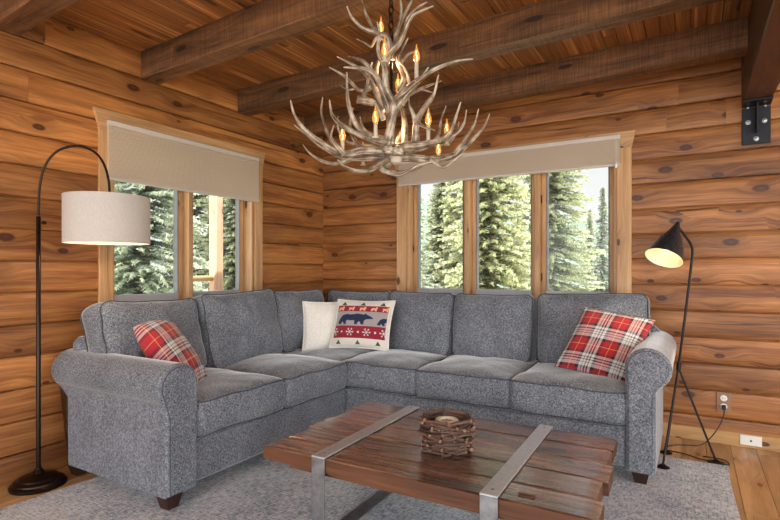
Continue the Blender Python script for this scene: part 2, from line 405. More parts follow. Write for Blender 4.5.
# floor planks
mb=MB(); x=-.17; rnd=random.Random(5)
while x<XM:
    y=YM
    while y<0.17:
        y2=min(.17,y+rnd.uniform(1.6,3.4)); c=(rnd.random(),rnd.random(),rnd.random())
        mb.box((x+.0008,y+.0008,-.02),(x+.1292,y2-.0008,0),c=c,axis=1,bev=.0015); y=y2
    x+=.130
mb.box((-.17,YM,-.2),(XM,.17,-.021),c=(.1,.1,.1))
struct(mb.build('floor',M['floor'],smooth=False))
# ceiling boards with v-grooves
mb=MB(); x=0; 
while x<XM:
    y=YM
    while y<0:
        y2=min(0,y+rnd.uniform(1.5,4)); c=(rnd.random(),rnd.random(),rnd.random())
        mb.box((x+.0008,y+.0008,CEIL),(x+.0742,y2-.0008,CEIL+.02),c=c,axis=1,bev=.004); y=y2
    x+=.075
mb.box((-.6,YM,CEIL+.021),(XM+.4,.6,CEIL+.2),c=(.1,.1,.1))
struct(mb.build('ceiling',M['ceil'],smooth=False))

# baseboard (back wall) 
mb=MB(); mb.box((0.02,-.022,0),(XM,-.008,.085),c=(.6,.3,.2),bev=.003); struct(mb.build('baseboard_back',M['base'],smooth=False))
# ceiling beams (slightly askew), one thing each
def beam(yf,label):
    mb=MB(); w=.13; k=-.058; X0,X1=0.012,3.268
    pts=[]
    n=12
    c=rc(); rn=random.Random(int(yf*100))
    b=len(mb.v)
    rings=[]
    for i in range(n+1):
        x=X0+(X1-X0)*i/n; y=yf+k*x; j=[rn.uniform(-.0015,.0015) for _ in range(8)]
        rings.append([(x,y+.006+j[0],2.30+j[1]),(x,y+w-.006+j[2],2.30+j[3]),(x,y+w+j[4],2.306+j[5]),(x,y+w,CEIL),(x,y,CEIL),(x,y+j[6],2.306+j[7])])
    for r in rings: mb.v+=r
    vv=[0,.13,.14,.31,.44,.61,.62]
    for i in range(n):
        for k2 in range(6):
            k3=(k2+1)%6; xa,xb=rings[i][0][0],rings[i+1][0][0]
            mb.face([b+i*6+k2,b+(i+1)*6+k2,b+(i+1)*6+k3,b+i*6+k3],[(xa,vv[k2]),(xb,vv[k2]),(xb,vv[k2+1]),(xa,vv[k2+1])],c)
    for r0 in (0,n): mb.face([b+r0*6+k2 for k2 in range(6)],[(p[1],p[2]) for p in rings[r0]],c)
    o=mb.build('ceiling_beam',M['beam'],smooth=False)
    tag(o,label,'beam','rough sawn cross beams under the ceiling')
beam(-2.672,'dark brown cross beam in the upper left corner of the photo, nearest beam to the viewer')
beam(-1.866,'rough sawn cross beam that the antler chandelier hangs from')
beam(-1.066,'rough sawn cross beam with a pale bluish underside passing behind the chandelier top')
beam(-.285,'weathered cross beam closest to the back wall with a long crack along its face')
mb=MB(); c=rc(); mb.box((3.27,YM,2.11),(3.417,-.012,CEIL-.001),c=c,axis=1,bev=.006)
o=mb.build('support_beam',M['post'],smooth=False); tag(o,'dark stained heavy beam at the upper right that the cross beams butt into','beam')
# beam bracket
br=empty('beam_bracket',(3.344,-.008,1.864),'black steel bracket with three bolts under the dark beam on the back wall','bracket')
mb=MB()
mb.box((3.272,-.02,1.864),(3.416,-.008,2.09),bev=.002); mb.box((3.272,-.15,2.096),(3.416,-.008,2.108),bev=.002)
mb.build('wall_plate',M['bracket'],br,smooth=False)
mb=MB(); mb.box((3.339,-.11,1.93),(3.349,-.02,2.096),bev=.001); mb.build('centre_fin',M['bracket'],br,smooth=False)
for bx,bz in ((3.303,2.0),(3.385,2.0),(3.344,1.895)):
    mb=MB(); Mx=Matrix.Translation((bx,-.02,bz))@Matrix.Rotation(PI/2,4,'X'); mb.lathe([(.014,0),(.014,.004),(.010,.004),(.010,.012),(.006,.014)],Mx,n=12); mb.build('bolt',M['bolt'],br)
for bx in (3.30,3.388):
    mb=MB(); Mx=Matrix.Translation((bx,-.03,2.085))@Matrix.Rotation(PI/2,4,'X'); mb.lathe([(.009,0),(.009,.003),(.006,.01)],Mx,n=12); mb.build('bolt',M['bolt'],br)

# ------------------------------------------------------------------ windows
def window(name,op,mapf,divs,cas_lo,cas_hi,nlatch):
    """mapf(s,d,z) as for the walls"""
    s0,s1,z0,z1=op
    root=empty(name,mapf((s0+s1)/2,0,z0)); struct(root)
    def bx(mb,a0,a1,d0,d1,za,zb,bev=.002,c=None):
        A=mapf(a0,d0,za); B=mapf(a1,d1,zb); mb.box(tuple(min(p,q2) for p,q2 in zip(A,B)),tuple(max(p,q2) for p,q2 in zip(A,B)),bev=bev,c=c)
    # casing
    for (a,b2) in ((cas_lo,s0),(s1,cas_hi)):
        mb=MB(); bx(mb,a,b2,.006,.026,.80,1.93); mb.build('side_casing',M['casing'],root,smooth=False)
    mb=MB(); poly=[(cas_lo,1.90),(cas_hi,1.90),(cas_hi+.033,2.035),(cas_lo-.033,2.035)]
    poly=[(cas_lo,1.93),(cas_hi,1.93),(cas_hi+.028,2.04),(cas_lo-.033,2.04)]
    mb.prism(poly,lambda p:mapf(p[0],.006,p[1]),lambda p:mapf(p[0],.028,p[1])); 
    mb.build('head_casing',M['casing'],root,smooth=False)
    mb=MB(); bx(mb,cas_lo,cas_hi,.006,.026,.78,.855); mb.build('apron',M['casing'],root,smooth=False)
    # jambs
    mb=MB(); t=.022
    bx(mb,s0,s0+t,-.15,.006,z0,z1); bx(mb,s1-t,s1,-.15,.006,z0,z1); bx(mb,s0+t,s1-t,-.15,.006,z1-t,z1)
    mb.build('jamb',M['casing'],root,smooth=False)
    mb=MB(); bx(mb,s0+t,s1-t,-.15,.006,z0,z0+t); mb.build('sill',M['casing'],root,smooth=False)
    # mullion posts
    for a in divs:
        mb=MB(); bx(mb,a-.018,a+.018,-.14,-.02,z0+t,z1-t); mb.build('mullion',M['casing'],root,smooth=False)
    edges=[s0+t]+[x for a in divs for x in (a-.018,a+.018)]+[s1-t]
    for k in range(0,len(edges),2):
        a,b2=edges[k]+.001,edges[k+1]-.001; za,zb=z0+t+.001,z1-t-.001; w=.036
        sr=MB(); bx(sr,a,a+w,-.13,-.085,za,zb); bx(sr,b2-w,b2,-.13,-.085,za,zb); bx(sr,a+w,b2-w,-.13,-.085,zb-w,zb)
        sash=sr.build('sash',M['casing'],root,smooth=False)
        mb=MB(); bx(mb,a+w,b2-w,-.135,-.08,za,za+.052); mb.build('bottom_rail',M['vinyl'],sash,smooth=False)
        mb=MB(); e=.009
        bx(mb,a+w,a+w+e,-.128,-.082,za+.052,zb-w); bx(mb,b2-w-e,b2-w,-.128,-.082,za+.052,zb-w); bx(mb,a+w+e,b2-w-e,-.128,-.082,zb-w-e,zb-w)
        mb.build('glazing_bead',M['greybead'],sash,smooth=False)
        mb=MB(); bx(mb,a+w+.004,b2-w-.004,-.110,-.106,za+.05,zb-w-.004,bev=0); mb.build('pane',M['glass'],sash,smooth=False)
        if k==2 and nlatch==0 or k==4:
            for zz in (1.01,1.60):
                mb=MB(); bx(mb,a-.012,a+.006,-.085,-.07,zz,zz+.06,bev=.003); mb.build('latch',M['bronze'],sash,smooth=False)
    return root
window('window_1',LO,lambda s,d,z:(d,s,z),[-1.465],-2.136,-.815,0)
window('window_2',BO,lambda s,d,z:(s,-d,z),[1.443,2.003],.816,2.652,1)
# pleated blinds
def blind(s0,s1,zt,zb,mapf,label):
    root=empty('pleated_blind',mapf((s0+s1)/2,.035,zb),label,'window blind')
    mb=MB(); n=44; prof=[]
    for i in range(n+1):
        z=zt-.03-(zt-.03-zb-.018)*i/n; prof.append((z,.052 if i%2 else .0498))
    prof=[(p[0],p[1]) for p in prof]
    for (za,da),(zb2,db) in zip(prof,prof[1:]):
        mb.quad([mapf(s0,da,za),mapf(s1,da,za),mapf(s1,db,zb2),mapf(s0,db,zb2)])
        mb.quad([mapf(s0,.030+(.052-da),za),mapf(s1,.030+(.052-da),za),mapf(s1,.030+(.052-db),zb2),mapf(s0,.030+(.052-db),zb2)])
        for s in (s0,s1): mb.quad([mapf(s,da,za),mapf(s,.03+(.052-da),za),mapf(s,.03+(.052-db),zb2),mapf(s,db,zb2)])
    mb.build('pleated_fabric',M['blind'],root,smooth=False,fix=False)
    def rail(nm,za,zb2):
        mb=MB(); A=mapf(s0-.002,.029,za); B=mapf(s1+.002,.056,zb2); mb.box(tuple(map(min,zip(A,B))),tuple(map(max,zip(A,B))),bev=.003); mb.build(nm,M['rail'],root,smooth=False)
    rail('head_rail',zt-.03,zt); rail('bottom_rail',zb,zb+.018)
    return root
blind(-2.095,-.885,1.978,1.627,lambda s,d,z:(d,s,z),'beige pleated blind half lowered over the left window behind the drum lamp shade')
b2=blind(.850,2.583,2.018,1.805,lambda s,d,z:(s,-d,z),'wide beige pleated blind raised at the top of the three pane back window')
mb=MB(); mb.tube([(2.56,-.062,1.99),(2.56,-.064,1.82)],.0018,6); mb.box((2.553,-.068,1.79),(2.567,-.058,1.82),bev=.002); mb.build('pull_cord',M['white'],b2)

# ------------------------------------------------------------------ outlet, wall jack
o=empty('power_outlet',(3.178,-.008,.195),'tan wall outlet plate with black cord plugged in on the back wall','outlet')
mb=MB(); mb.box((3.140,-.0135,.197),(3.217,-.006,.326),bev=.002); mb.build('cover_plate',M['plate'],o,smooth=False)
for zz in (.288,.236):
    mb=MB(); Mx=Matrix.Translation((3.178,-.0135,zz))@Matrix.Rotation(PI/2,4,'X'); mb.lathe([(.019,0),(.019,.003),(.016,.004)],Mx,n=20); r=mb.build('receptacle',M['white'],o)
    mb=MB()
    for dx in (-.007,.005): mb.box((3.178+dx,-.0182,zz-.004),(3.180+dx,-.0172,zz+.006))
    mb.build('slot',M['rubber'],r,smooth=False)
o=empty('wall_jack',(3.315,-.022,.02),'small white horizontal jack plate screwed on the pine baseboard','wall plate')
mb=MB(); mb.box((3.262,-.029,.018),(3.372,-.0225,.078),bev=.002); mb.build('cover_plate',M['white'],o,smooth=False)
mb=MB(); mb.box((3.312,-.031,.042),(3.322,-.029,.052)); mb.build('socket',M['rubber'],o,smooth=False)

# ------------------------------------------------------------------ rug
mb=MB(); xs=[.30+(3.185-.30)*i/60 for i in range(61)]; ys=[-.45-(3.0)*i/60 for i in range(61)]
def rz(x,y): return .009+.0012*noise.noise(V((x*5,y*5,0)))
idx={}
for i,x in enumerate(xs):
    for j,y in enumerate(ys):
        xx=x+(.012*math.sin(y*5) if i==0 else 0)+(.008*math.sin(y*4+1) if i==60 else 0); yy=y+(.008*math.sin(x*6) if j==0 else 0)
        idx[i,j]=len(mb.v); mb.v.append((xx,yy,rz(x,y) if 0<i<60 and 0<j<60 else .007))
for i in range(60):
    for j in range(60): mb.face([idx[i,j],idx[i+1,j],idx[i+1,j+1],idx[i,j+1]])
ring=[(i,0) for i in range(60)]+[(60,j) for j in range(60)]+[(i,60) for i in range(60,0,-1)]+[(0,j) for j in range(60,0,-1)]
for a,b in zip(ring,ring[1:]+ring[:1]):
    A=mb.v[idx[a]]; B=mb.v[idx[b]]; mb.quad([A,B,(B[0],B[1],.001),(A[0],A[1],.001)])
o=mb.build('area_rug',M['rug'],smooth=True); tag(o,'distressed pale blue and grey area rug under the sofa and coffee table','rug')

# ------------------------------------------------------------------ sofa
def rrect(a,b,r,n=7):
    P=[]
    for cx,cy,a0 in ((a-r,b-r,0),(-a+r,b-r,PI/2),(-a+r,-b+r,PI),(a-r,-b+r,1.5*PI)):
        for k in range(n+1): an=a0+PI/2*k/n; P.append((cx+r*math.cos(an),cy+r*math.sin(an)))
    # add points on straight runs
    Q=[]
    for i,p in enumerate(P):
        Q.append(p); n2=P[(i+1)%len(P)]; L=math.hypot(n2[0]-p[0],n2[1]-p[1])
        if L>.06:
            m=int(L/.03)
            for k in range(1,m): Q.append((p[0]+(n2[0]-p[0])*k/m,p[1]+(n2[1]-p[1])*k/m))
    return Q
def cushion(name,w,h,t,Mx,parent,crown=.05,cback=.02,r=.06,bulge=.012,seed=0,wr=.006,sag=0.0,dogear=0.0,lab=None):
    """w,h across, t thick along local z; crown on +z"""
    mb=MB(); per=rrect(w/2,h/2,r); n=len(per); a,b=w/2,h/2
    def warp(p):
        x,y,z=p; q2=noise.noise(V((x*5+seed*7,y*5,z*3)))*wr*1.6+noise.noise(V((x*14+seed*3,y*14,z*6)))*wr*.6
        yy=y
        if sag: yy=y-sag*math.cos(PI*x/w)*max(0,(y/b))      # top edge dips a little between the ears
        if dogear: yy+=dogear*(abs(x)/a)**6*max(0,y/b)
        return V((x,yy,z+q2))
    def dome(x,y,cr):
        X=min(1,abs(x)/a); Y=min(1,abs(y)/b); return cr*(max(0,1-X**2.6)*max(0,1-Y**2.6))**.6
    rings=[]
    K=9
    for k in range(K+1):
        s=[.12,.3,.45,.58,.7,.8,.88,.94,.98,1][k]; rings.append([(p[0]*s,p[1]*s,t/2+dome(p[0]*s,p[1]*s,crown)) for p in per])
    for z,bl in ((.35,.6),(.12,1),(-.12,1),(-.35,.6)):
        rings.append([(p[0]*(1+bulge*bl/a),p[1]*(1+bulge*bl/b),t*z) for p in per])
    for k in range(K,-1,-1):
        s=[.12,.3,.45,.58,.7,.8,.88,.94,.98,1][k]; rings.append([(p[0]*s,p[1]*s,-t/2-dome(p[0]*s,p[1]*s,cback)) for p in per])
    b0=len(mb.v)
    for r_ in rings: mb.v+=[tuple(Mx@warp(p)) for p in r_]
    for i in range(len(rings)-1):
        for k in range(n):
            k2=(k+1)%n; mb.face([b0+i*n+k,b0+i*n+k2,b0+(i+1)*n+k2,b0+(i+1)*n+k])
    mb.face([b0+k for k in range(n)]); mb.face([b0+(len(rings)-1)*n+k for k in range(n)][::-1])
    o=mb.build(name,M['sofa'],parent,ang=75)
    if lab: o['label']=lab
    pm=MB()
    for zz in (t/2,-t/2):
        pm.tube([Mx@(warp((p[0],p[1],zz))+V((p[0]*.004/a,p[1]*.004/b,0))) for p in per],.0036,6,closed=True)
    pm.build('piping',M['welt'],o)
    return o
def frame(c,xa,ya,za):
    xa=V(xa).normalized(); za=V(za).normalized(); ya=za.cross(xa).normalized(); xa=ya.cross(za)
    m=Matrix.Identity(4)
    for i in range(3): m[i][0]=xa[i]; m[i][1]=ya[i]; m[i][2]=za[i]; m[i][3]=c[i]
    return m
sofa=empty('sectional_sofa',(1.0,-.6,.009),'grey tweed L shaped sectional sofa with rolled arms filling the log corner','sofa')
SF=M['sofa']
# base rails
mb=MB()
mb.box((.10,-2.25,.075),(.955,-.97,.285),bev=.012); mb.build('base_rail',SF,sofa,smooth=False)
mb=MB(); mb.box((.10,-.968,.075),(2.714,-.10,.285),bev=.012); 
mb.build('base_rail',SF,sofa,smooth=False)
# back frames
mb=MB(); mb.box((.12,-2.35,.285),(.215,-.10,.735),bev=.03); mb.build('back_frame',SF,sofa,smooth=False)
mb=MB(); mb.box((.216,-.20,.285),(2.83,-.09,.735),bev=.03); mb.build('back_frame',SF,sofa,smooth=False)
# arms
def armprof(bw):
    P=[(0,.07),(0,.30),(-.003,.50),(-.004,.56)]
    cx,cz,r=.100,.575,.105
    ae=-math.acos((bw-.100)/.107) if bw>.14 else -math.acos((bw-.1)/.107)
    for k in range(0,19):
        an=PI+(ae-PI)*k/18; P.append((cx+r*math.cos(an)*(1.02),cz+r*math.sin(an)))
    P+=[(bw,.44),(bw,.07)]
    return P
def arm(mapf,d0,d1,dz,bw):
    """mapf(s,d,z): s outwards from the inner face, d from back to front"""
    root=None; P=armprof(bw); P=[(p[0],p[1]+(dz if p[1]>.3 else 0)) for p in P]
    mb=MB(); n=len(P); b=0; L=[0]
    ctr=(.09,.4)
    st=[d0+(d1-.02-d0)*i/10 for i in range(11)]+[d1-.008,d1]
    for i,d in enumerate(st):
        for p in P:
            s_,z_=p
            if i==len(st)-1: s_+= .008*(1 if s_<.05 else (-1 if s_>.12 else 0)); z_-= .008 if z_>.6 else 0
            wv=.002*noise.noise(V((s_*9,d*6,z_*6)))
            mb.v.append(tuple(mapf(s_+wv,(d+(.085 if z_<.48 else 0) if i==0 else max(d,d0+.09) if z_<.48 else d),z_)))
    for i in range(len(st)-1):
        for k in range(n):
            k2=(k+1)%n; mb.face([i*n+k,i*n+k2,(i+1)*n+k2,(i+1)*n+k])
    mb.face(list(range(n))); mb.face([(len(st)-1)*n+k for k in range(n)])
    o=mb.build('arm',SF,sofa,ang=50)
    # front panel with welt
    def inset(p,e):
        s_,z_=p; cx,cz=.1,.575+dz
        if z_>.52+dz: 
            dx,dzz=s_-cx,z_-cz; l=math.hypot(dx,dzz) or 1; return (s_-dx/l*e,z_-dzz/l*e)
        return (s_+(e if s_<.08 else -e),z_+(e*.8 if z_<.1 else 0))
    Q=[inset(p,.016) for p in P if not (p[0]>.12 and .47<p[1]-dz<.525)]
    mb=MB(); mb.prism(Q,lambda p:mapf(p[0],d1-.004,p[1]),lambda p:mapf(p[0],d1+.008,p[1])); pn=mb.build('front_panel',SF,o,smooth=False)
    mb=MB(); mb.tube([mapf(p[0],d1+.005,p[1]) for p in Q if p[1]>.08],.003,6); mb.build('piping',M['welt'],o)
    return o
arm(lambda s,d,z:(d,-2.222-s,z),.09,.985,-.012,.166)
arm(lambda s,d,z:(2.715+s,-d,z),.09,.985,.022,.134)
# feet
def foot(x,y):
    mb=MB(); c=rc()
    pr=[(.026,.0),(.042,.075)]
    b=len(mb.v)
    for h_,z in ((.027,.0105),(.042,.076)):
        for sx,sy in ((-1,-1),(1,-1),(1,1),(-1,1)): mb.v.append((x+sx*h_,y+sy*h_,z+.001))
    for k in range(4):
        k2=(k+1)%4; mb.face([b+k,b+k2,b+4+k2,b+4+k],[(0,k*.08),(0,k*.08+.06),(.07,k*.08+.06),(.07,k*.08)],c)
    mb.face([b,b+1,b+2,b+3]); mb.face([b+4,b+5,b+6,b+7]); mb.build('leg',M['foot'],sofa,smooth=False)
for x,y in ((.945,-2.345),(.19,-2.34),(2.78,-.94),(2.78,-.15),(.16,-.16),(1.0,-.92),(1.9,-.92)): foot(x,y)
# seat cushions
def seat(x0,x1,y0,y1,sd,cr=.035):
    cushion('seat_cushion',x1-x0,y1-y0,.165,Matrix.Translation(((x0+x1)/2,(y0+y1)/2,.381)),sofa,crown=cr,cback=.0,r=.045,bulge=.012,seed=sd,wr=.006)
seat(.30,.990,-2.218,-1.617,1,.045); seat(.30,.990,-1.61,-1.0,2,.05); seat(.22,.905,-.995,-.22,3,.02)
seat(.915,1.498,-.99,-.28,4); seat(1.503,2.103,-.99,-.28,5); seat(2.108,2.708,-.99,-.28,6)
# back cushions: lean back
def backc(c,along,face,w,h,t,tilt,sd,yaw=0,roll=0,sag=.006,crown=.065,de=.012):
    along=V(along); face=V(face); R_=Matrix.Rotation(yaw,3,'Z'); along=R_@along; face=R_@face
    z=(face*math.cos(tilt)+V((0,0,1))*math.sin(tilt))
    Mx=frame(c,along,None,z)@Matrix.Rotation(roll,4,'Z')
    cushion('back_cushion',w,h,t,Mx,sofa,crown=crown,cback=.02,r=.055,bulge=.01,seed=sd,wr=.022,sag=sag,dogear=de)
# along must be so that local y points up: y = z x x
backc((.315,-2.02,.690),(0,1,0),(1,0,0),.625,.43,.16,.24,11,yaw=.08,roll=-.02)
backc((.315,-1.352,.690),(0,1,0),(1,0,0),.625,.47,.17,.24,12,yaw=-.03,roll=.035,de=.018)
backc((.290,-.73,.690),(0,1,0),(1,0,0),.60,.45,.15,.22,13,yaw=.0,roll=.0)
backc((.62,-.285,.682),(1,0,0),(0,-1,0),.62,.44,.14,.18,14)
backc((1.225,-.330,.680),(1,0,0),(0,-1,0),.535,.45,.17,.22,15,roll=-.012)
backc((1.795,-.325,.678),(1,0,0),(0,-1,0),.56,.45,.17,.20,16,roll=.012)
backc((2.445,-.320,.695),(1,0,0),(0,-1,0),.66,.455,.17,.20,17,roll=.03,sag=0)

# ------------------------------------------------------------------ throw pillows
def pillow(name,TL,TR,BR,BL,T,colf,mat,label,n=40,pinch=.06,welt=None,puff=.5,wseed=0):
    TL,TR,BR,BL=map(V,(TL,TR,BR,BL)); c=(TL+TR+BR+BL)/4; X=((TR+BR)-(TL+BL))/4; Y=((TL+TR)-(BL+BR))/4
    Z=X.cross(Y).normalized(); mb=MB(); idx={}
    def P(u,v,side):
        pu=1-pinch*(1-v*v)*abs(u)**2; pv=1-pinch*(1-u*u)*abs(v)**2
        z=T/2*((1-abs(u)**2.4)*(1-abs(v)**2.4))**puff if abs(u)<1 and abs(v)<1 else 0
        z+=.004*noise.noise(V((u*3+wseed,v*3,side)))*(1-max(abs(u),abs(v))**4)
        return c+X*u*pu+Y*v*pv+Z*z*side
    for side in (1,-1):
        for i in range(n+1):
            for j in range(n+1):
                u=-1+2*i/n; v=-1+2*j/n
                if side==-1 and (i in(0,n) or j in (0,n)): idx[side,i,j]=idx[1,i,j]; continue
                idx[side,i,j]=len(mb.v); mb.v.append(tuple(P(u,v,side)))
        for i in range(n):
            for j in range(n):
                k=[idx[side,i,j],idx[side,i+1,j],idx[side,i+1,j+1],idx[side,i,j+1]]
                if side==-1: k.reverse()
                cc=colf((i+.5)/n,(j+.5)/n,side) if colf else (.5,.5,.5)
                mb.face(k,[(i/n,j/n)]*4,cc)
    o=mb.build(name,mat,ang=180)
    tag(o,label,'pillow','throw pillows on the sofa')
    if welt:
        pm=MB(); pts=[P(-1+2*i/24,1,1) for i in range(24)]+[P(1,1-2*i/24,1) for i in range(24)]+[P(1-2*i/24,-1,1) for i in range(24)]+[P(-1,-1+2*i/24,1) for i in range(24)]
        pm.tube(pts,welt[0],8,closed=True); pm.build('edge_trim',welt[1],o)
    return o
RED=srgb(178,30,44)[:3]; DK=srgb(40,34,44)[:3]; WH=srgb(214,208,206)[:3]; YE=srgb(214,190,120)[:3]
def mixc(a,b,t): return tuple(x*(1-t)+y*t for x,y in zip(a,b))
def band(t,off=0):
    t=(t*2.35+off)%1.0
    # one repeat: red field, dark line, white band with dark pin lines, dark line
    if t<.42: return (YE if .20<t<.225 else RED)
    if t<.51: return DK
    if t<.60: return WH
    if t<.635: return DK
    if t<.69: return WH
    if t<.725: return DK
    if t<.78: return WH
    if t<.815: return DK
    if t<.90: return WH
    return DK
def plaid(offu,offv):
    def f(u,v,s):
        return mixc(band(u,offu),band(v,offv),.5)
    return f
pillow('throw_pillow',(.445,-2.205,.785),(.295,-1.915,.825),(.69,-1.925,.48),(.83,-2.175,.465),.17,plaid(.1,.55),M['pat'],'red tartan pillow wedged beside the left rolled arm of the sofa',n=110,wseed=1,puff=.38,pinch=.04)
pillow('throw_pillow',(2.43,-.50,.862),(2.825,-.50,.805),(2.69,-.74,.455),(2.30,-.74,.525),.14,plaid(.75,.35),M['pat'],'red tartan pillow leaning on the right rolled arm under the cone lamp',n=110,wseed=3,puff=.42)
pillow('throw_pillow',(.42,-.79,.85),(.665,-.47,.84),(.72,-.54,.47),(.475,-.86,.47),.14,None,M['fleece'],'plain cream fleece pillow tucked behind the bear pillow in the sofa corner',n=40,wseed=5,welt=(.006,M['fleece']))
# bear pillow picture
CR=srgb(232,224,214)[:3]; MR=srgb(150,28,48)[:3]; NV=srgb(30,40,72)[:3]; GY=srgb(168,160,160)[:3]; GN=srgb(58,84,62)[:3]; OR=srgb(238,178,140)[:3]
bear=[(.10,.475),(.11,.52),(.13,.565),(.15,.61),(.19,.645),(.25,.66),(.32,.655),(.38,.66),(.44,.675),(.50,.665),(.55,.655),(.575,.675),(.60,.668),(.615,.65),(.66,.63),(.705,.60),(.72,.585),(.70,.57),(.65,.565),(.61,.56),(.585,.545),(.57,.52),(.565,.475),(.575,.455),(.52,.455),(.515,.475),(.50,.51),(.485,.515),(.465,.49),(.46,.455),(.41,.455),(.405,.48),(.41,.52),(.39,.535),(.33,.53),(.27,.54),(.25,.51),(.255,.475),(.27,.455),(.215,.455),(.205,.48),(.195,.505),(.18,.49),(.165,.455),(.11,.455)]
cub=[(x*.8+.72,(y-.455)*.72+.455) for x,y in bear]
def inpoly(x,y,P):
    r=False; j=len(P)-1
    for i in range(len(P)):
        if (P[i][1]>y)!=(P[j][1]>y) and x<(P[j][0]-P[i][0])*(y-P[i][1])/(P[j][1]-P[i][1])+P[i][0]: r=not r
        j=i
    return r
def bearf(u,v,s):
    if s<0: return CR
    if u<.045 or u>.955 or v<.04 or v>.96: return CR
    if .42<v<.72 : 
        if inpoly(u,v,bear) or inpoly(u,v,cub): return NV
        return GY
    if .72<=v<.855:
        for k in range(5):
            cx=.12+k*.195; dx,dy=u-cx,v-.785
            if abs(dx)<.045 and abs(dy)<.026: return OR
            if abs(abs(dx)-.035)<.014 and -.045<dy<0: return OR
            if abs(dx-.04)<.018 and 0<dy<.045: return OR
        return MR
    if .18<v<=.42:
        for k in range(4):
            cx=.06+k*.29; dx,dy=(u-cx)*1.15,v-.30; r=math.hypot(dx,dy); a=math.atan2(dy,dx)
            if r<.078 and (abs(math.sin(a*3))<.35+.0*r or r<.022): return WH
            if r<.078 and r>.05 and abs(math.sin(a*3))<.6 : return WH
            dx=(u-cx-.145)*1.15
            if abs(dx)+abs(dy)<.026: return WH
        return MR
    for cy,h in ((.055,.09),(.865,.085)):
        for k in range(3):
            cx=.16+k*.34; t=(v-cy)/h
            if 0<t<1 and abs(u-cx)<.035*(1-t)*(1.0+.35*((t*4)%1<.5)): return GN
            if 0<t<1 and cy>.5 and abs(u-cx)<.05*(1-t): return GN
    return CR
pillow('throw_pillow',(.655,-.64,.874),(1.078,-.52,.848),(1.118,-.665,.520),(.650,-.76,.500),.13,bearf,M['pat'],'cream pillow with a navy bear between red snowflake bands',n=130,wseed=8,welt=(.0065,M['fleece']))

# ------------------------------------------------------------------ coffee table
TX0,TX1,TY0,TY1,TZ=1.425,2.725,-2.237,-1.40,.35
tb=empty('coffee_table',((TX0+TX1)/2,(TY0+TY1)/2,.009),'rustic reclaimed wood coffee table with steel straps and sled legs','coffee table')
ys=[TY0,-2.085,-1.915,-1.745,-1.575,TY1]; ends=[(0,.006),(.01,-.012),(-.006,.012),(.008,-.006),(-.012,.004)]
rnd=random.Random(4)
for k in range(5):
    mb=MB(); y0,y1=ys[k]+.003,ys[k+1]-.003; x0,x1=TX0+ends[k][0],TX1+ends[k][1]+.006*(4-k)
    c=(rnd.uniform(.3,.8),rnd.random(),rnd.random()); n=40; z0=TZ-.055
    # slightly uneven plank
    b=0; rows=[]
    for i in range(n+1):
        x=x0+(x1-x0)*i/n; j=lambda a:.0022*noise.noise(V((x*6,k*3.1,a)))
        ea=.004*(1 if i in(0,n) else 0)
        rows.append([(x,y0+j(1),z0),(x,y0+j(2),TZ-.005-ea+j(3)),(x,y0+.005+j(4),TZ-ea+j(5)*.6),(x,(y0+y1)/2,TZ-ea-.001+j(6)*.8),(x,y1-.005+j(7),TZ-ea+j(8)*.6),(x,y1+j(9),TZ-.005-ea),(x,y1,z0)])
    for r_ in rows: mb.v+=r_
    vv=[0,.06,.065,.14,.215,.22,.28,.4]
    for i in range(n):
        for q2 in range(7):
            q3=(q2+1)%7; xa,xb=rows[i][0][0],rows[i+1][0][0]
            mb.face([i*7+q2,(i+1)*7+q2,(i+1)*7+q3,i*7+q3],[(xa,vv[q2]),(xb,vv[q2]),(xb,vv[q2+1]),(xa,vv[q2+1])],c,m=0 if 1<=q2<=4 else 1)
    for i in (0,n): mb.face([i*7+q2 for q2 in range(7)],[(p[1],p[2]) for p in rows[i]],c,m=1)
    mb.build('plank',[M['table'],M['tside']],tb,ang=30)
mb=MB(); mb.box((TX0+.12,TY0+.03,TZ-.08),(TX1-.12,TY0+.07,TZ-.0565)); mb.build('batten',M['tside'],tb,smooth=False)
mb=MB(); mb.box((TX0+.12,TY1-.07,TZ-.08),(TX1-.12,TY1-.03,TZ-.0565)); mb.build('batten',M['tside'],tb,smooth=False)
mb=MB(); mb.box((2.50,-2.185,TZ-.001),(2.555,-2.163,TZ+.0035),bev=.001); mb.build('wood_plug',M['tside'],tb,smooth=False)
for xc,fl in ((1.722,-.0),(2.420,0)):
    w=.031; th=.007
    mb=MB()
    mb.box((xc-w,TY0-th-.002,TZ+.003),(xc+w,TY1+th+.002,TZ+.003+th),bev=.0012)
    s=mb.build('steel_strap',M['steel'],tb,smooth=False)
    for ya,yb in ((TY0-th-.002,TY0-.002),(TY1+.002,TY1+th+.002)):
        mb=MB(); mb.box((xc-w,ya,.0105),(xc+w,yb,TZ+.0028),bev=.0012); mb.build('leg',M['dsteel'],tb,smooth=False)
    mb=MB(); mb.box((xc-w,TY0-.0015,.0105),(xc+w,TY1+.0015,.0175),bev=.0012); mb.build('floor_bar',M['dsteel'],tb,smooth=False)
    for yy in (TY0+.035,TY1-.035):
        mb=MB(); mb.lathe([(.006,TZ+.0095),(.006,TZ+.0115),(.003,TZ+.0125)],Matrix.Translation((xc,yy,0)),n=12); mb.build('screw',M['dsteel'],s)

tb.rotation_euler=(0,0,math.radians(1.2))
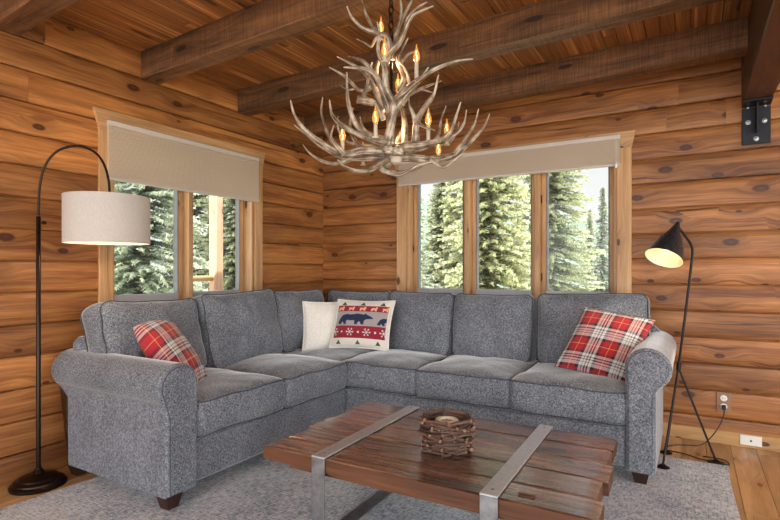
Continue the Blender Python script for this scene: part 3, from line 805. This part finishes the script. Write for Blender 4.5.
# twig basket and candle
bc=V((2.128,-1.90,TZ+.004)); 
bk=empty('twig_basket',bc,'round basket woven of stacked brown twigs holding a candle on the coffee table','basket')
rnd=random.Random(9)
def twig(p,q2,r):
    mb=MB(); p,q2=V(p),V(q2); d=q2-p; n=7; j=[V((rnd.uniform(-1,1),rnd.uniform(-1,1),rnd.uniform(-1,1)))*.0025 for _ in range(n)]
    j[0]=j[-1]=V((0,0,0)); pts=[p+d*i/(n-1)+j[i] for i in range(n)]; c=(rnd.random(),rnd.random(),rnd.random())
    mb.tube(pts,[r*rnd.uniform(.88,1.12) for _ in range(n)],9,caps=False,c=c)
    for e,dd in ((0,-1),(n-1,1)):
        b=len(mb.v); ax=d.normalized(); o1=ax.orthogonal().normalized(); o2=ax.cross(o1); 
        for k in range(9):
            an=2*PI*k/9; mb.v.append(tuple(pts[e]+ax*.0003*dd+(o1*math.cos(an)+o2*math.sin(an))*r*.9))
        mb.face([b+k for k in range(9)],None,(.5,.5,.5),1)
    mb.build('twig',[M['twig'],M['twigend']],bk,ang=60)
R0=.103; nl=13
for L in range(nl):
    ns=6 if L<nl-1 else 0
    for k in range(ns):
        a=2*PI*k/6+(L%2)*PI/6+rnd.uniform(-.16,.16)+.2
        h=R0*math.cos(PI/6)*(1.0+.06*math.sin(L/nl*PI)); ln=.050+rnd.uniform(-.010,.016)
        cx,cy=h*math.cos(a),h*math.sin(a); tx,ty=-math.sin(a),math.cos(a); z=.0095+L*.0098
        dz=rnd.uniform(-.006,.006)
        twig(bc+V((cx-tx*ln,cy-ty*ln,z-dz)),bc+V((cx+tx*ln,cy+ty*ln,z+dz)),rnd.uniform(.0045,.0085))
z=.0095+(nl-1)*.0098+.002
for k in range(6):
    a=2*PI*k/6+.30+.2; h=R0*.90; ln=.046; cx,cy=h*math.cos(a),h*math.sin(a); tx,ty=-math.sin(a),math.cos(a)
    twig(bc+V((cx-tx*ln,cy-ty*ln,z)),bc+V((cx+tx*ln,cy+ty*ln,z+.002)),.0085)
cn=empty('candle',bc+V((0,0,0)),'white round candle with a tan centre sitting inside the twig basket','candle')
mb=MB(); mb.lathe([(.046,.0),(.049,.004),(.049,.119),(.046,.124),(.034,.124),(.029,.120),(.027,.114)],Matrix.Translation(bc),n=32); mb.build('wax_body',M['wax'],cn,ang=60)
mb=MB(); mb.lathe([(.0265,.1145),(.0265,.1165),(.012,.119)],Matrix.Translation(bc),n=24); mb.build('wax_pool',M['waxtan'],cn)
mb=MB(); mb.tube([bc+V((0,0,.119)),bc+V((.001,0,.127))],.0012,6); mb.build('wick',M['rubber'],cn)

# ------------------------------------------------------------------ arc floor lamp (left)
LB=V((.140,-2.514,0.0))
al=empty('arc_floor_lamp',LB,'dark bronze arc floor lamp with a linen drum shade beside the left sofa arm','floor lamp')
mb=MB(); mb.lathe([(.124,.0005),(.126,.010),(.120,.020),(.112,.024),(.110,.030),(.100,.036),(.090,.039),(.086,.046),(.060,.055),(.036,.060),(.024,.066),(.024,.074),(.018,.080),(.014,.09)],Matrix.Translation(LB),n=48); mb.build('base',M['bronze'],al,ang=35)
mb=MB(); mb.lathe([(.0105,.085),(.0105,1.365),(.0085,1.368)],Matrix.Translation(LB),n=16); mb.build('pole',M['bronze'],al)
mb=MB(); Mx=Matrix.Translation(LB+V((0,0,1.33)))@Matrix.Rotation(PI/2,4,'Y')@Matrix.Identity(4)
kd=V((RT.x,RT.y,0)); mb.tube([LB+V((0,0,1.335))+kd*.009,LB+V((0,0,1.335))+kd*.026],.004,8); mb.tube([LB+V((0,0,1.335))+kd*.024,LB+V((0,0,1.335))+kd*.036],.009,10); mb.build('knob',M['bronze'],al)
ap=[]; D=2.615
arcpx=[(38,216),(38.2,205),(38.8,192),(40.5,180),(44,168),(50,158),(58,151),(67,147.6),(76,146.5),(85,147.8),(94,152),(101,159),(106,169),(109,181),(110,192)]
base_px=38
for px,py in arcpx:
    t=(px-38)/72.0
    ap.append(LB+kd*((px-38)/FOC*D*.985)+V((0,0,(CZ-(py-HOR)/FOC*D))))
ap=[p for p in ap]
def smooth_pts(P,k=4):
    out=[]
    P=[V(p) for p in P]
    for i in range(len(P)-1):
        p0=P[max(0,i-1)];p1=P[i];p2=P[i+1];p3=P[min(len(P)-1,i+2)]
        for j in range(k):
            t=j/k; out.append(.5*((2*p1)+(p2-p0)*t+(2*p0-5*p1+4*p2-p3)*t*t+(3*p1-p0-3*p2+p3)*t**3))
    out.append(P[-1]); return out
mb=MB(); mb.tube(smooth_pts(ap),.0062,10); mb.build('arc_arm',M['bronze'],al)
sc=V((.436,-2.334,0)); sc=LB+kd*.352; sc.z=0
zt,zb=1.465,1.232
mb=MB(); R_=.197
mb.lathe([(R_,zb),(R_,zt)],Matrix.Translation(sc),n=64,capa=False,capb=False); mb.lathe([(R_-.002,zb),(R_-.002,zt)],Matrix.Translation(sc),n=64,capa=False,capb=False)
sh=mb.build('lamp_shade',M['shade'],al,fix=False,ang=60)
for z in (zb,zt):
    mb=MB(); mb.tube([sc+V((math.cos(2*PI*k/64)*(R_-.001),math.sin(2*PI*k/64)*(R_-.001),z)) for k in range(64)],.0025,6,closed=True); mb.build('shade_rim',M['rail'],sh)
mb=MB(); mb.tube([ap[-1],V((ap[-1].x,ap[-1].y,1.43))],.009,10)
for k in range(3):
    a=2*PI*k/3; mb.tube([V((sc.x,sc.y,1.44)),sc+V((math.cos(a)*(R_-.003),math.sin(a)*(R_-.003),1.458))],.0022,6)
mb.tube([V((ap[-1].x,ap[-1].y,1.435)),V((sc.x,sc.y,1.435))],.005,8); mb.tube([V((sc.x,sc.y,1.44)),V((sc.x,sc.y,1.385))],.016,12)
mb.build('shade_holder',M['bronze'],al)
mb=MB(); mb.lathe([(.012,1.385),(.02,1.365),(.03,1.34),(.031,1.325),(.024,1.305),(.008,1.296)],Matrix.Translation((sc.x,sc.y,0)),n=20); mb.build('bulb',emis('warm_bulb',(255,214,160),14),al)

# ------------------------------------------------------------------ tripod floor lamp (right)
tp=empty('tripod_floor_lamp',(2.95,-.48,0),'black tripod floor lamp with a cone head behind the right sofa arm','floor lamp')
J=V((2.938,-.45,.53)); EL=V((3.006,-.45,1.165)); apx=V((2.932,-.52,1.345))
FA=V((3.123,-.411,0)); FB=V((2.872,-.375,0)); FC=V((2.868,-.665,0))
top=[FC+V((0,0,.03)),J+V((-.0,-.004,0)),V((2.975,-.45,.86)),V((3.000,-.45,1.10)),V((3.008,-.45,1.19)),V((3.002,-.46,1.235)),V((2.975,-.485,1.285)),V((2.945,-.508,1.330))]
mb=MB(); mb.tube(smooth_pts(top[1:],5),.0068,10); mb.build('stem',M['black'],tp)
zf=.0105
def zfl(p): return .0105 if (p.x<3.19 and p.y<-.45) else .001
for F_ in (FA,FB,FC):
    z0=zfl(F_)
    mb=MB(); mb.tube([V((F_.x,F_.y,z0+.012)),J+V((0,0,.0))],.0058,8); lg=mb.build('leg',M['black'],tp)
    mb=MB(); rr=.042 if F_ is FA else .034; mb.lathe([(rr,z0),(rr,z0+.004),(rr*.5,z0+.010),(.010,z0+.018)],Matrix.Translation((F_.x,F_.y,0)),n=24); mb.build('foot_pad',M['black'],lg)
mb=MB(); mb.tube([J+V((0,0,-.018)),J+V((.003,0,.03))],.0125,12); mb.build('collar',M['bronze'],tp)
mc=V((2.870,-.628,1.158)); ax=(mc-apx).normalized(); Mx=frame(apx,ax.orthogonal(),None,ax); Lc=(mc-apx).length
mb=MB(); mb.lathe([(.010,-.022),(.013,-.012),(.016,.0),(.034,.05),(.066,Lc*.5),(.092,Lc*.85),(.101,Lc),(.0995,Lc),(.090,Lc*.85),(.064,Lc*.5),(.030,.05),(.004,.03)],Mx,n=40,capa=True,capb=False)
hd=mb.build('lamp_head',plain('gunmetal',(84,88,98),.3,.8,20,.1),tp,fix=False,ang=50)
mb=MB(); mb.lathe([(.0985,Lc*.985),(.088,Lc*.85),(.062,Lc*.52),(.026,.07)],Mx,n=40,capa=False,capb=False); mb.build('reflector',plain('white_enamel',(250,236,210),.5,0,20,.02),hd,fix=False)
mb=MB(); mb.lathe([(.014,.07),(.02,.09),(.034,.12),(.036,.135),(.026,.155),(.008,.163)],Mx,n=20); mb.build('bulb',M['ledface'],hd)
mb=MB(); mb.tube([top[-1],apx],.007,8); mb.build('swivel',M['black'],tp)
# cord
cp=[V((3.178,-.034,.236)),V((3.176,-.07,.20)),V((3.15,-.10,.13)),V((3.10,-.12,.05)),V((3.05,-.14,.008)),V((2.98,-.17,.005)),V((2.92,-.20,.005)),V((2.87,-.27,.005)),V((2.868,-.33,.006)),V((2.93,-.345,.006)),V((2.98,-.36,.006)),V((3.04,-.40,.006)),V((3.09,-.455,.018)),V((3.16,-.47,.018)),V((3.185,-.42,.008)),V((3.17,-.36,.006)),V((3.12,-.34,.006)),V((3.06,-.345,.006))]
mb=MB(); mb.tube(smooth_pts(cp,5),.0033,8); cd=mb.build('power_cord',M['rubber'],tp)
mb=MB(); mb.box((3.166,-.045,.222),(3.190,-.019,.248),bev=.004); mb.build('plug',M['rubber'],cd,smooth=False)

# ------------------------------------------------------------------ antler chandelier
CD=2.2
cc=at(393,160,CD)
ch=empty('antler_chandelier',cc,'grey antler chandelier with amber candle bulbs hanging over the coffee table','chandelier')
def A(main,tines=(),r0=.017,d0=0,d1=0,lab=None,tip=.0022):
    """main: pixel polyline base -> tip; depth goes from d0 to d1"""
    mb=MB()
    def run(P,ra,rb,da,db):
        L=len(P); pts=[at(p[0],p[1],CD+(p[2] if len(p)>2 else da+(db-da)*i/(L-1))) for i,p in enumerate(P)]
        S=smooth_pts(pts,5); n=len(S)
        rr=[(ra+(rb-ra)*(i/(n-1))**1.3)*1.12 for i in range(n)]; rr=[r*(1+.10*noise.noise(S[i]*30)) for i,r in enumerate(rr)]
        b=len(mb.f); mb.tube(S,rr,9,c=(0,0,0))
        for fi in range(b,len(mb.f)):
            t=(fi-b)/9/(n-1); mb.c[fi]=(max(0,min(1,(t-.82)*4))*.7,0,0)
    run(main,r0,tip,d0,d1)
    for t in tines: run(t[0],t[1],.0018,t[2],t[3])
    return mb.build('antler',M['antler'],ch,ang=80)
# lower tier, left side
A([(388,152),(362.7,151),(343.5,154),(322.3,143.5),(305,130),(294.4,114.6),(290.6,100.2)],[([(326,146),(318,137),(310,130),(303,122)],.008,-.10,-.06)] and [([(343.5,154),(333,141.5),(325.2,128),(321.3,112.7),(322.7,97)],.011,-.06,.03),([(333,141),(331,135.8),(333.8,125)],.006,-.04,-.08)],.018,0,-.10)
A([(388,157),(365,158),(343.5,157),(322,146.3),(307,134.8),(294.4,125.2)],[([(352,158),(337.7,163.5),(324,161.7),(310.8,154),(303,144.4)],.011,.06,.14)],.016,.02,.16)
A([(386,145),(370.4,139.6),(355,133),(341.5,125),(332,114.6),(329.6,100)],[],.016,-.03,-.26)
A([(388,141.4),(371,136.4),(356,124.6),(348,101),(346.8,72.4)],[([(372,137),(363,128),(360,117)],.008,-.12,-.2)],.017,-.05,-.18)
A([(392,160),(382,163),(370.4,169.4),(357,171),(344.4,166.5),(338,160)],[],.014,-.04,-.30)
# lower tier, right side
A([(396,158),(410.8,157.9),(437.7,159.8),(457,153),(472.3,139.6),(483.8,127),(489.6,113.7)],[([(455,154),(464.6,140.5),(474.2,124.2),(478.5,108.8)],.011,.02,-.06),([(430,160),(443,167),(456,159),(464.6,153)],.009,.0,-.06)],.018,0,.10)
A([(396,148),(408.8,145.4),(424.2,144.4),(441.5,139.6),(451,130),(456,116.5),(460.8,102)],[([(440,140),(453,135.8),(463.7,124.2),(466.5,109.8)],.010,-.12,-.10)],.017,-.02,-.20)
A([(404,148),(414.6,143.5),(416.5,124.2),(421.3,112.7),(431,99.2),(435,91),(438.5,74.7)],[([(416,125),(413,113),(409.5,105),(408.5,95.4)],.009,-.08,-.06),([(416,121),(424.2,127),(434.8,130.4)],.007,-.09,-.18)],.017,-.03,-.14)
A([(391,165),(380,163),(382,170),(391.5,173),(401,174.5),(418,165.6),(431,162)],[],.013,-.06,-.16)
A([(384,156),(380,164),(391,172),(412,170),(428,163),(445,160)],[],.011,.10,.22)
# rear ring antlers
A([(392,154),(378,148),(360,146),(352,135),(350,122),(353,108)],[([(360,146),(344,140),(338,128),(338,116)],.008,.25,.34)],.014,.08,.34)
A([(396,152),(412,150),(428,146),(438,136),(441,120),(446,106)],[([(430,145),(446,144),(456,134),(459,122)],.008,.26,.36)],.014,.08,.36)
A([(394,153),(398,140),(404,126),(402,112),(404,102)],[],.013,.05,.30)
# middle tier
A([(391,145),(389.6,114.5),(384.6,97.6),(376,75.8),(364.4,69),(350,67.5),(343.5,67.3)],[([(376,76),(364.4,62.3),(355,58),(348.2,56.6)],.009,-.04,.04)],.016,-.08,-.12)
A([(386,110),(377.8,94.3),(367.7,75.8),(354.3,65.7),(336.8,56.6)],[([(372,86),(361,91),(344,75.8),(329,67.3)],.010,.06,.14),([(356,88),(349,90),(340.8,85.9)],.006,.10,.18)],.015,.02,.10)
A([(384,120),(376,104),(364.4,97.6),(367,86),(369.4,74),(372,62)],[],.012,.05,-.04)
mb=MB(); mb.tube([at(357,99,CD+.0),at(366,101,CD+.01),at(374,103,CD+.02)],[.018,.017,.014],10,c=(0,0,0)); mb.build('antler',M['antler'],ch)
A([(391,118),(394.7,101.3),(404,92),(415,82.5),(435,69.3),(455.3,61.3),(472.8,59)],[([(406,96),(425,86.9),(441.8,80.8)],.009,-.02,.08)],.015,-.02,-.22)
A([(390,134),(393,116),(401.4,101),(418.2,82.5),(428.4,67.3)],[([(404,97),(420,90),(434,93)],.007,-.05,.0)],.016,-.08,-.10)
A([(404,150),(405,128),(403,112),(398,100),(400,88)],[],.015,.06,.14)
# upper tier
A([(388,140),(393,107.7),(386,87.5),(384.6,67.3),(378,50.5),(379.5,33.7),(377,22)],[],.017,-.10,-.12)
A([(391,60),(388,38.7),(377.8,33.7),(364.4,28.6),(352.6,18.5),(346.9,6)],[([(377,33.5),(374,28),(366,14),(359.3,-8)],.011,-.05,.02),([(379,34),(374,42),(371,46.5),(364,42.5),(356.6,38.7)],.007,.0,.05)],.015,-.02,-.12)
A([(386,62),(392,48),(396.4,32.3),(401.4,13.5),(399.7,-6)],[([(397,30),(403,17),(411,2),(418,-10)],.010,.02,.08)],.015,.0,.02)
A([(384,66),(390,53),(399.7,42),(404.8,30.3),(411.5,16.8),(421,11),(433.4,6)],[([(406,28),(408,18),(417,8),(427,2)],.008,-.04,-.10)],.014,-.04,-.14)
A([(398,92),(404,78),(398,60),(403,48),(408,38)],[([(400,64),(409,54),(416,52)],.007,.02,.02)],.013,.04,.02)
A([(381,90),(376,72),(380,58),(384,48)],[],.012,.05,.04)
A([(402,104),(410,88),(405,70),(396,58)],[],.012,.09,.06)
# rear hub of cut burrs
hub=MB()
for (px,py,dd,r) in ((388,150,-.04,.026),(398,151,-.04,.027),(384,156,.02,.02),(404,156,.02,.022),(393,158,.0,.03)):
    p=at(px,py,CD+dd); prof=[(.2*r,-r*.9),(r*.8,-r*.6),(r,0),(r*.85,r*.5),(.3*r,r*.9)]
    hub.lathe(prof,Matrix.Translation(p),n=12,c=(0,0,0))
hub.build('burr_hub',M['antler'],ch)
mb=MB(); p=at(396,160,CD-.06); mb.lathe([(.010,-.022),(.024,-.014),(.026,0),(.020,.012)],Matrix.Translation(p),n=20); mb.build('wiring_cap',M['socket'],ch)
# candle sockets with flame bulbs
for (px,py,dd,sl) in ((342.5,135,-.04,.04),(375.5,117,-.16,.05),(428.4,119,-.08,.06),(446.9,129,.16,.04),(438.5,149,.24,.03),(363,152,.22,.03),(416.6,56,-.12,.075),(384.6,49,-.14,.02),(381,27,.10,.02),(398,84,.14,.04)):
    p=at(px,py,CD+dd); s=MB(); h=.058
    s.lathe([(.008,-h/2-sl),(.008,-h/2)],Matrix.Translation(p),n=12); s.lathe([(.013,-h/2-sl-.006),(.014,-h/2-sl)],Matrix.Translation(p),n=12)
    so=s.build('candle_socket',M['socket'],ch)
    s=MB(); s.lathe([(.006,-h*.5),(.0125,-h*.28),(.014,-h*.05),(.011,h*.22),(.005,h*.5),(.0012,h*.85)],Matrix.Translation(p),n=14); s.build('flame_bulb',M['bulb'],so,fix=False)
    s=MB(); s.tube([p+V((0,0,-.02)),p+V((.003,0,-.005)),p+V((-.003,0,.008)),p+V((0,0,.022))],.0022,6); s.build('filament',M['filament'],so)
# chain and canopy
ctop=2.30
cp0=at(391,52,CD); cx,cy=cp0.x,cp0.y
lk=MB(); z=cp0.z; i=0
while z<ctop-.03:
    ring=[]
    for k in range(14):
        an=2*PI*k/14; a,b=.010*math.cos(an),.021*math.sin(an)
        ring.append(V((cx+(a if i%2 else 0),cy+(0 if i%2 else a),z+b+.015)))
    lk.tube(ring,.0032,6,closed=True,c=(.5,.5,.5)); z+=.033; i+=1
chn=lk.build('chain',M['bronze'],ch)
mb=MB(); mb.lathe([(.012,ctop-.03),(.03,ctop-.026),(.055,ctop-.008),(.056,ctop-.003)],Matrix.Translation((cx,cy,0)),n=24); mb.build('canopy',M['bronze'],ch)
mb=MB(); mb.tube([V((cx,cy,cp0.z+.01)),V((cx+.003,cy,cp0.z-.16)),at(393,150,CD)],.006,8); mb.build('centre_rod',M['bronze'],ch)

# ------------------------------------------------------------------ outside
gz=-.9
mb=MB(); n=24
def gh(x,y): return gz-.03*max(0,y)+.25*noise.noise(V((x*.12,y*.12,0)))
for i in range(n+1):
    for j in range(n+1): x,y=-45+70*i/n,-8+70*j/n; mb.v.append((x,y,gh(x,y)-.25 if (x>-2.5 and y<2) else gh(x,y)))
for i in range(n):
    for j in range(n): a=i*(n+1)+j; mb.face([a,a+n+1,a+n+2,a+1])
o=mb.build('ground',M['ground'],smooth=True); struct(o)
# far hill
mb=MB(); n=40
for i in range(n+1):
    t=i/n; x=-70+110*t
    for j,(y,h_) in enumerate(((60,0),(75,.45),(90,.85),(105,1))):
        mb.v.append((x,y,-3+h_*(15+6*math.sin(t*5+1)+2*noise.noise(V((t*9,j,0))))))
for i in range(n):
    for j in range(3): a=i*4+j; mb.face([a,a+4,a+5,a+1])
o=mb.build('hillside',M['hill'],smooth=True); struct(o)
# spruces
def spruce_mesh(seed,H,W,mat,dens=1.0,c0=0.06):
    rnd=random.Random(seed); mb=MB(); z=H*c0
    while z<H*.985:
        t=z/H; R=W*(1-t)**.85*rnd.uniform(.82,1.1)+.05; nb=int((9 if t<.7 else 6)*dens)
        for k in range(nb):
            a=rnd.uniform(0,2*PI); L=R*rnd.uniform(.75,1.08); droop=rnd.uniform(.18,.42)
            ns=max(3,int(L/.085)); d=V((math.cos(a),math.sin(a),0)); side=V((-d.y,d.x,0))
            for s in range(ns):
                f=(s+.6)/ns; p=d*(L*f)+V((0,0,z-droop*L*f**1.3+.12*L*f*f))
                wd=.13*(1.15-f)*min(1.6,.6+L*.5)
                for sg in (-1,1):
                    for rep in (0,1):
                        tipp=p+side*sg*wd*rnd.uniform(.6,1.3)+d*rnd.uniform(.01,.10)+V((0,0,rnd.uniform(-.10,.02)))
                        q1=p+d*rnd.uniform(.03,.07)+V((0,0,rnd.uniform(-.02,.04))); q0=p-d*rnd.uniform(.03,.06)+V((0,0,rnd.uniform(-.05,.02)))
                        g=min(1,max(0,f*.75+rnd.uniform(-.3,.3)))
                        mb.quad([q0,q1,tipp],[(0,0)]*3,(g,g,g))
        z+=rnd.uniform(.10,.17)*(1 if t<.6 else .8)
    me=mb
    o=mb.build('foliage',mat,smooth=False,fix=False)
    return o
def trunk_mesh(H,r):
    mb=MB(); mb.tube([(0,0,-.3),(0.02,0,H*.3),(0,.02,H*.7),(0,0,H*.97)],[r,r*.8,r*.4,.012],10); return mb.build('trunk',M['bark'])
protos=[]
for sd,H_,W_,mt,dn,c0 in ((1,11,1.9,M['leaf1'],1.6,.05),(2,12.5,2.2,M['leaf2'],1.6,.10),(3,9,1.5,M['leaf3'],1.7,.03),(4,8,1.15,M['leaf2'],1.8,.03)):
    f=spruce_mesh(sd,H_,W_,mt,dn,c0); t=trunk_mesh(H_,.11*H_/10)
    f.location=(0,0,0); protos.append((f.data,t.data,H_,f,t))
    # mesh origins were put at the foot: keep relative offset
    
trees=[ # x,y,proto,scale,label
 (-9.0,4.2,1,1.0,'large blue green spruce just behind the drum lamp shade in the left window'),
 (-10.5,8.6,0,1.0,'tall spruce seen through the right pane of the left window behind the porch post'),
 (-14.5,6.3,2,1.25,'bright spruce far behind in the left pane of the left window'),
 (-15.5,11.0,0,1.15,'distant spruce showing beside the mullion of the left window'),
 (-5.3,10.6,1,.85,'dark spruce at the left edge of the back window'),
 (-6.0,15.6,0,.72,'short spruce in the gap of the left pane of the back window'),
 (-4.0,13.4,2,1.05,'olive spruce on the right side of the left pane of the back window'),
 (-1.75,9.9,2,1.15,'full pale green spruce filling the middle pane of the back window'),
 (-.95,13.2,0,1.0,'tall spruce at the left side of the right pane of the back window'),
 (-2.6,18.5,1,.8,'distant spruce behind the second mullion of the back window'),
 (-1.1,21.5,0,.50,'low distant spruce between the tall tree and the spire in the right pane'),
 (.10,17.0,3,.70,'slender spire shaped spruce in the right pane of the back window'),
 (1.35,20.5,2,.66,'low spruce at the far right edge of the back window'),
]
rnd=random.Random(21)
used=set()
for (x,y,pi_,s,lab) in trees:
    fd,td,H_,fo,to=protos[pi_]
    r=empty('spruce_tree',(x,y,gh(x,y)),lab,'tree','spruces outside the windows')
    for src,nm in ((fo,'foliage'),(to,'trunk')):
        o=src.copy(); col.objects.link(o); o.name=nm; o.parent=r; o.location=(0,0,0 if nm=='trunk' else H_*.0)
    r.scale=(s,s,s); r.rotation_euler=(0,0,rnd.uniform(0,6.28))
# bring meshes to trunk-base origin, drop prototypes
for fd,td,H_,fo,to in protos:
    bpy.data.objects.remove(fo); bpy.data.objects.remove(to)
# porch post and rail outside the left window
pp=empty('porch_post',(-1.5,.03,-.9),'pale peeled log porch post seen through the right pane of the left window','post')
mb=MB(); mb.box((-1.56,-.03,-.9),(-1.44,.09,2.6),bev=.02,axis=2); mb.build('post',wood('porch_log',(186,140,110),(222,186,160),var=.1,knots=.3,rough=.6),pp,smooth=False)
pr=empty('porch_rail',(-1.5,-.3,-.2),'short pale log railing between the porch post and the window mullion','railing')
for z in (.55,.78,1.0):
    mb=MB(); mb.tube([(-1.5,-.035,z),(-1.5,-.375,z)],.03,12); mb.build('rail_log',M['casing'],pr)
mb=MB(); mb.box((-1.55,-.47,-.9),(-1.45,-.378,1.12),bev=.01); mb.build('rail_post',M['casing'],pr,smooth=False)

# ------------------------------------------------------------------ light
def light(name,t,loc,e,c,**k):
    l=bpy.data.lights.new(name,t); l.energy=e; l.color=c
    for a,v in k.items(): setattr(l,a,v)
    o=bpy.data.objects.new(name,l); o.location=loc; col.objects.link(o); return o
s=light('sun','SUN',(0,0,10),7.5,(1,.95,.86),angle=.01); s.rotation_euler=V((-.42,.62,-.80)).to_track_quat('-Z','Y').to_euler()
light('drum_lamp_light','POINT',(sc.x,sc.y,1.32),7,(1,.80,.55),shadow_soft_size=.04)
hp=apx+ax*(Lc*.80); l=light('cone_lamp_light','SPOT',hp,5,(1,.80,.56),shadow_soft_size=.03,spot_size=2.2,spot_blend=.5); l.rotation_euler=ax.to_track_quat('-Z','Y').to_euler()
light('chandelier_light','POINT',at(392,66,CD+.03),.9,(1,.62,.30),shadow_soft_size=.015)
light('chandelier_light','POINT',at(395,128,CD+.05),.7,(1,.68,.38),shadow_soft_size=.015)
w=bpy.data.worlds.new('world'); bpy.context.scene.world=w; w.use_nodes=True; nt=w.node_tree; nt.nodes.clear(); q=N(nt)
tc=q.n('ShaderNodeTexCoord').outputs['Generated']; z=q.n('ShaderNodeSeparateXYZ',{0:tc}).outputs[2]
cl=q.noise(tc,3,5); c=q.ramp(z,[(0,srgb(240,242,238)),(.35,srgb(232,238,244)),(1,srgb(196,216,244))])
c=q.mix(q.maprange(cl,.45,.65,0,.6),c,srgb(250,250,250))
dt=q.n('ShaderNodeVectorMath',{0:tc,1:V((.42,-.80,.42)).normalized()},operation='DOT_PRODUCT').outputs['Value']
glow=q.math('ADD',.86,q.math('MULTIPLY',q.maprange(dt,-.1,1,0,1,True),3.4))  # brighter patch of sky behind the camera, added to fill the room with light
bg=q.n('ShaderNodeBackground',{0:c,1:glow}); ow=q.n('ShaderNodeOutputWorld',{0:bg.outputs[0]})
# ------------------------------------------------------------------ camera
cam=bpy.data.cameras.new('camera'); co=bpy.data.objects.new('camera',cam); col.objects.link(co)
cam.sensor_width=36; cam.lens=36*FOC/780; cam.shift_y=(HOR-260)/780; cam.clip_start=.05; cam.clip_end=300
co.location=CAM; co.rotation_euler=(PI/2,0,TH)
sn=bpy.context.scene; sn.camera=co
sn.view_settings.view_transform='Standard'; sn.view_settings.look='None'; sn.view_settings.gamma=1; sn.view_settings.use_curve_mapping=False
sn.view_settings.exposure=.45
sn.cycles.max_bounces=8; sn.cycles.transparent_max_bounces=12; sn.cycles.caustics_reflective=False; sn.cycles.caustics_refractive=False
sn.cycles.use_denoising=True
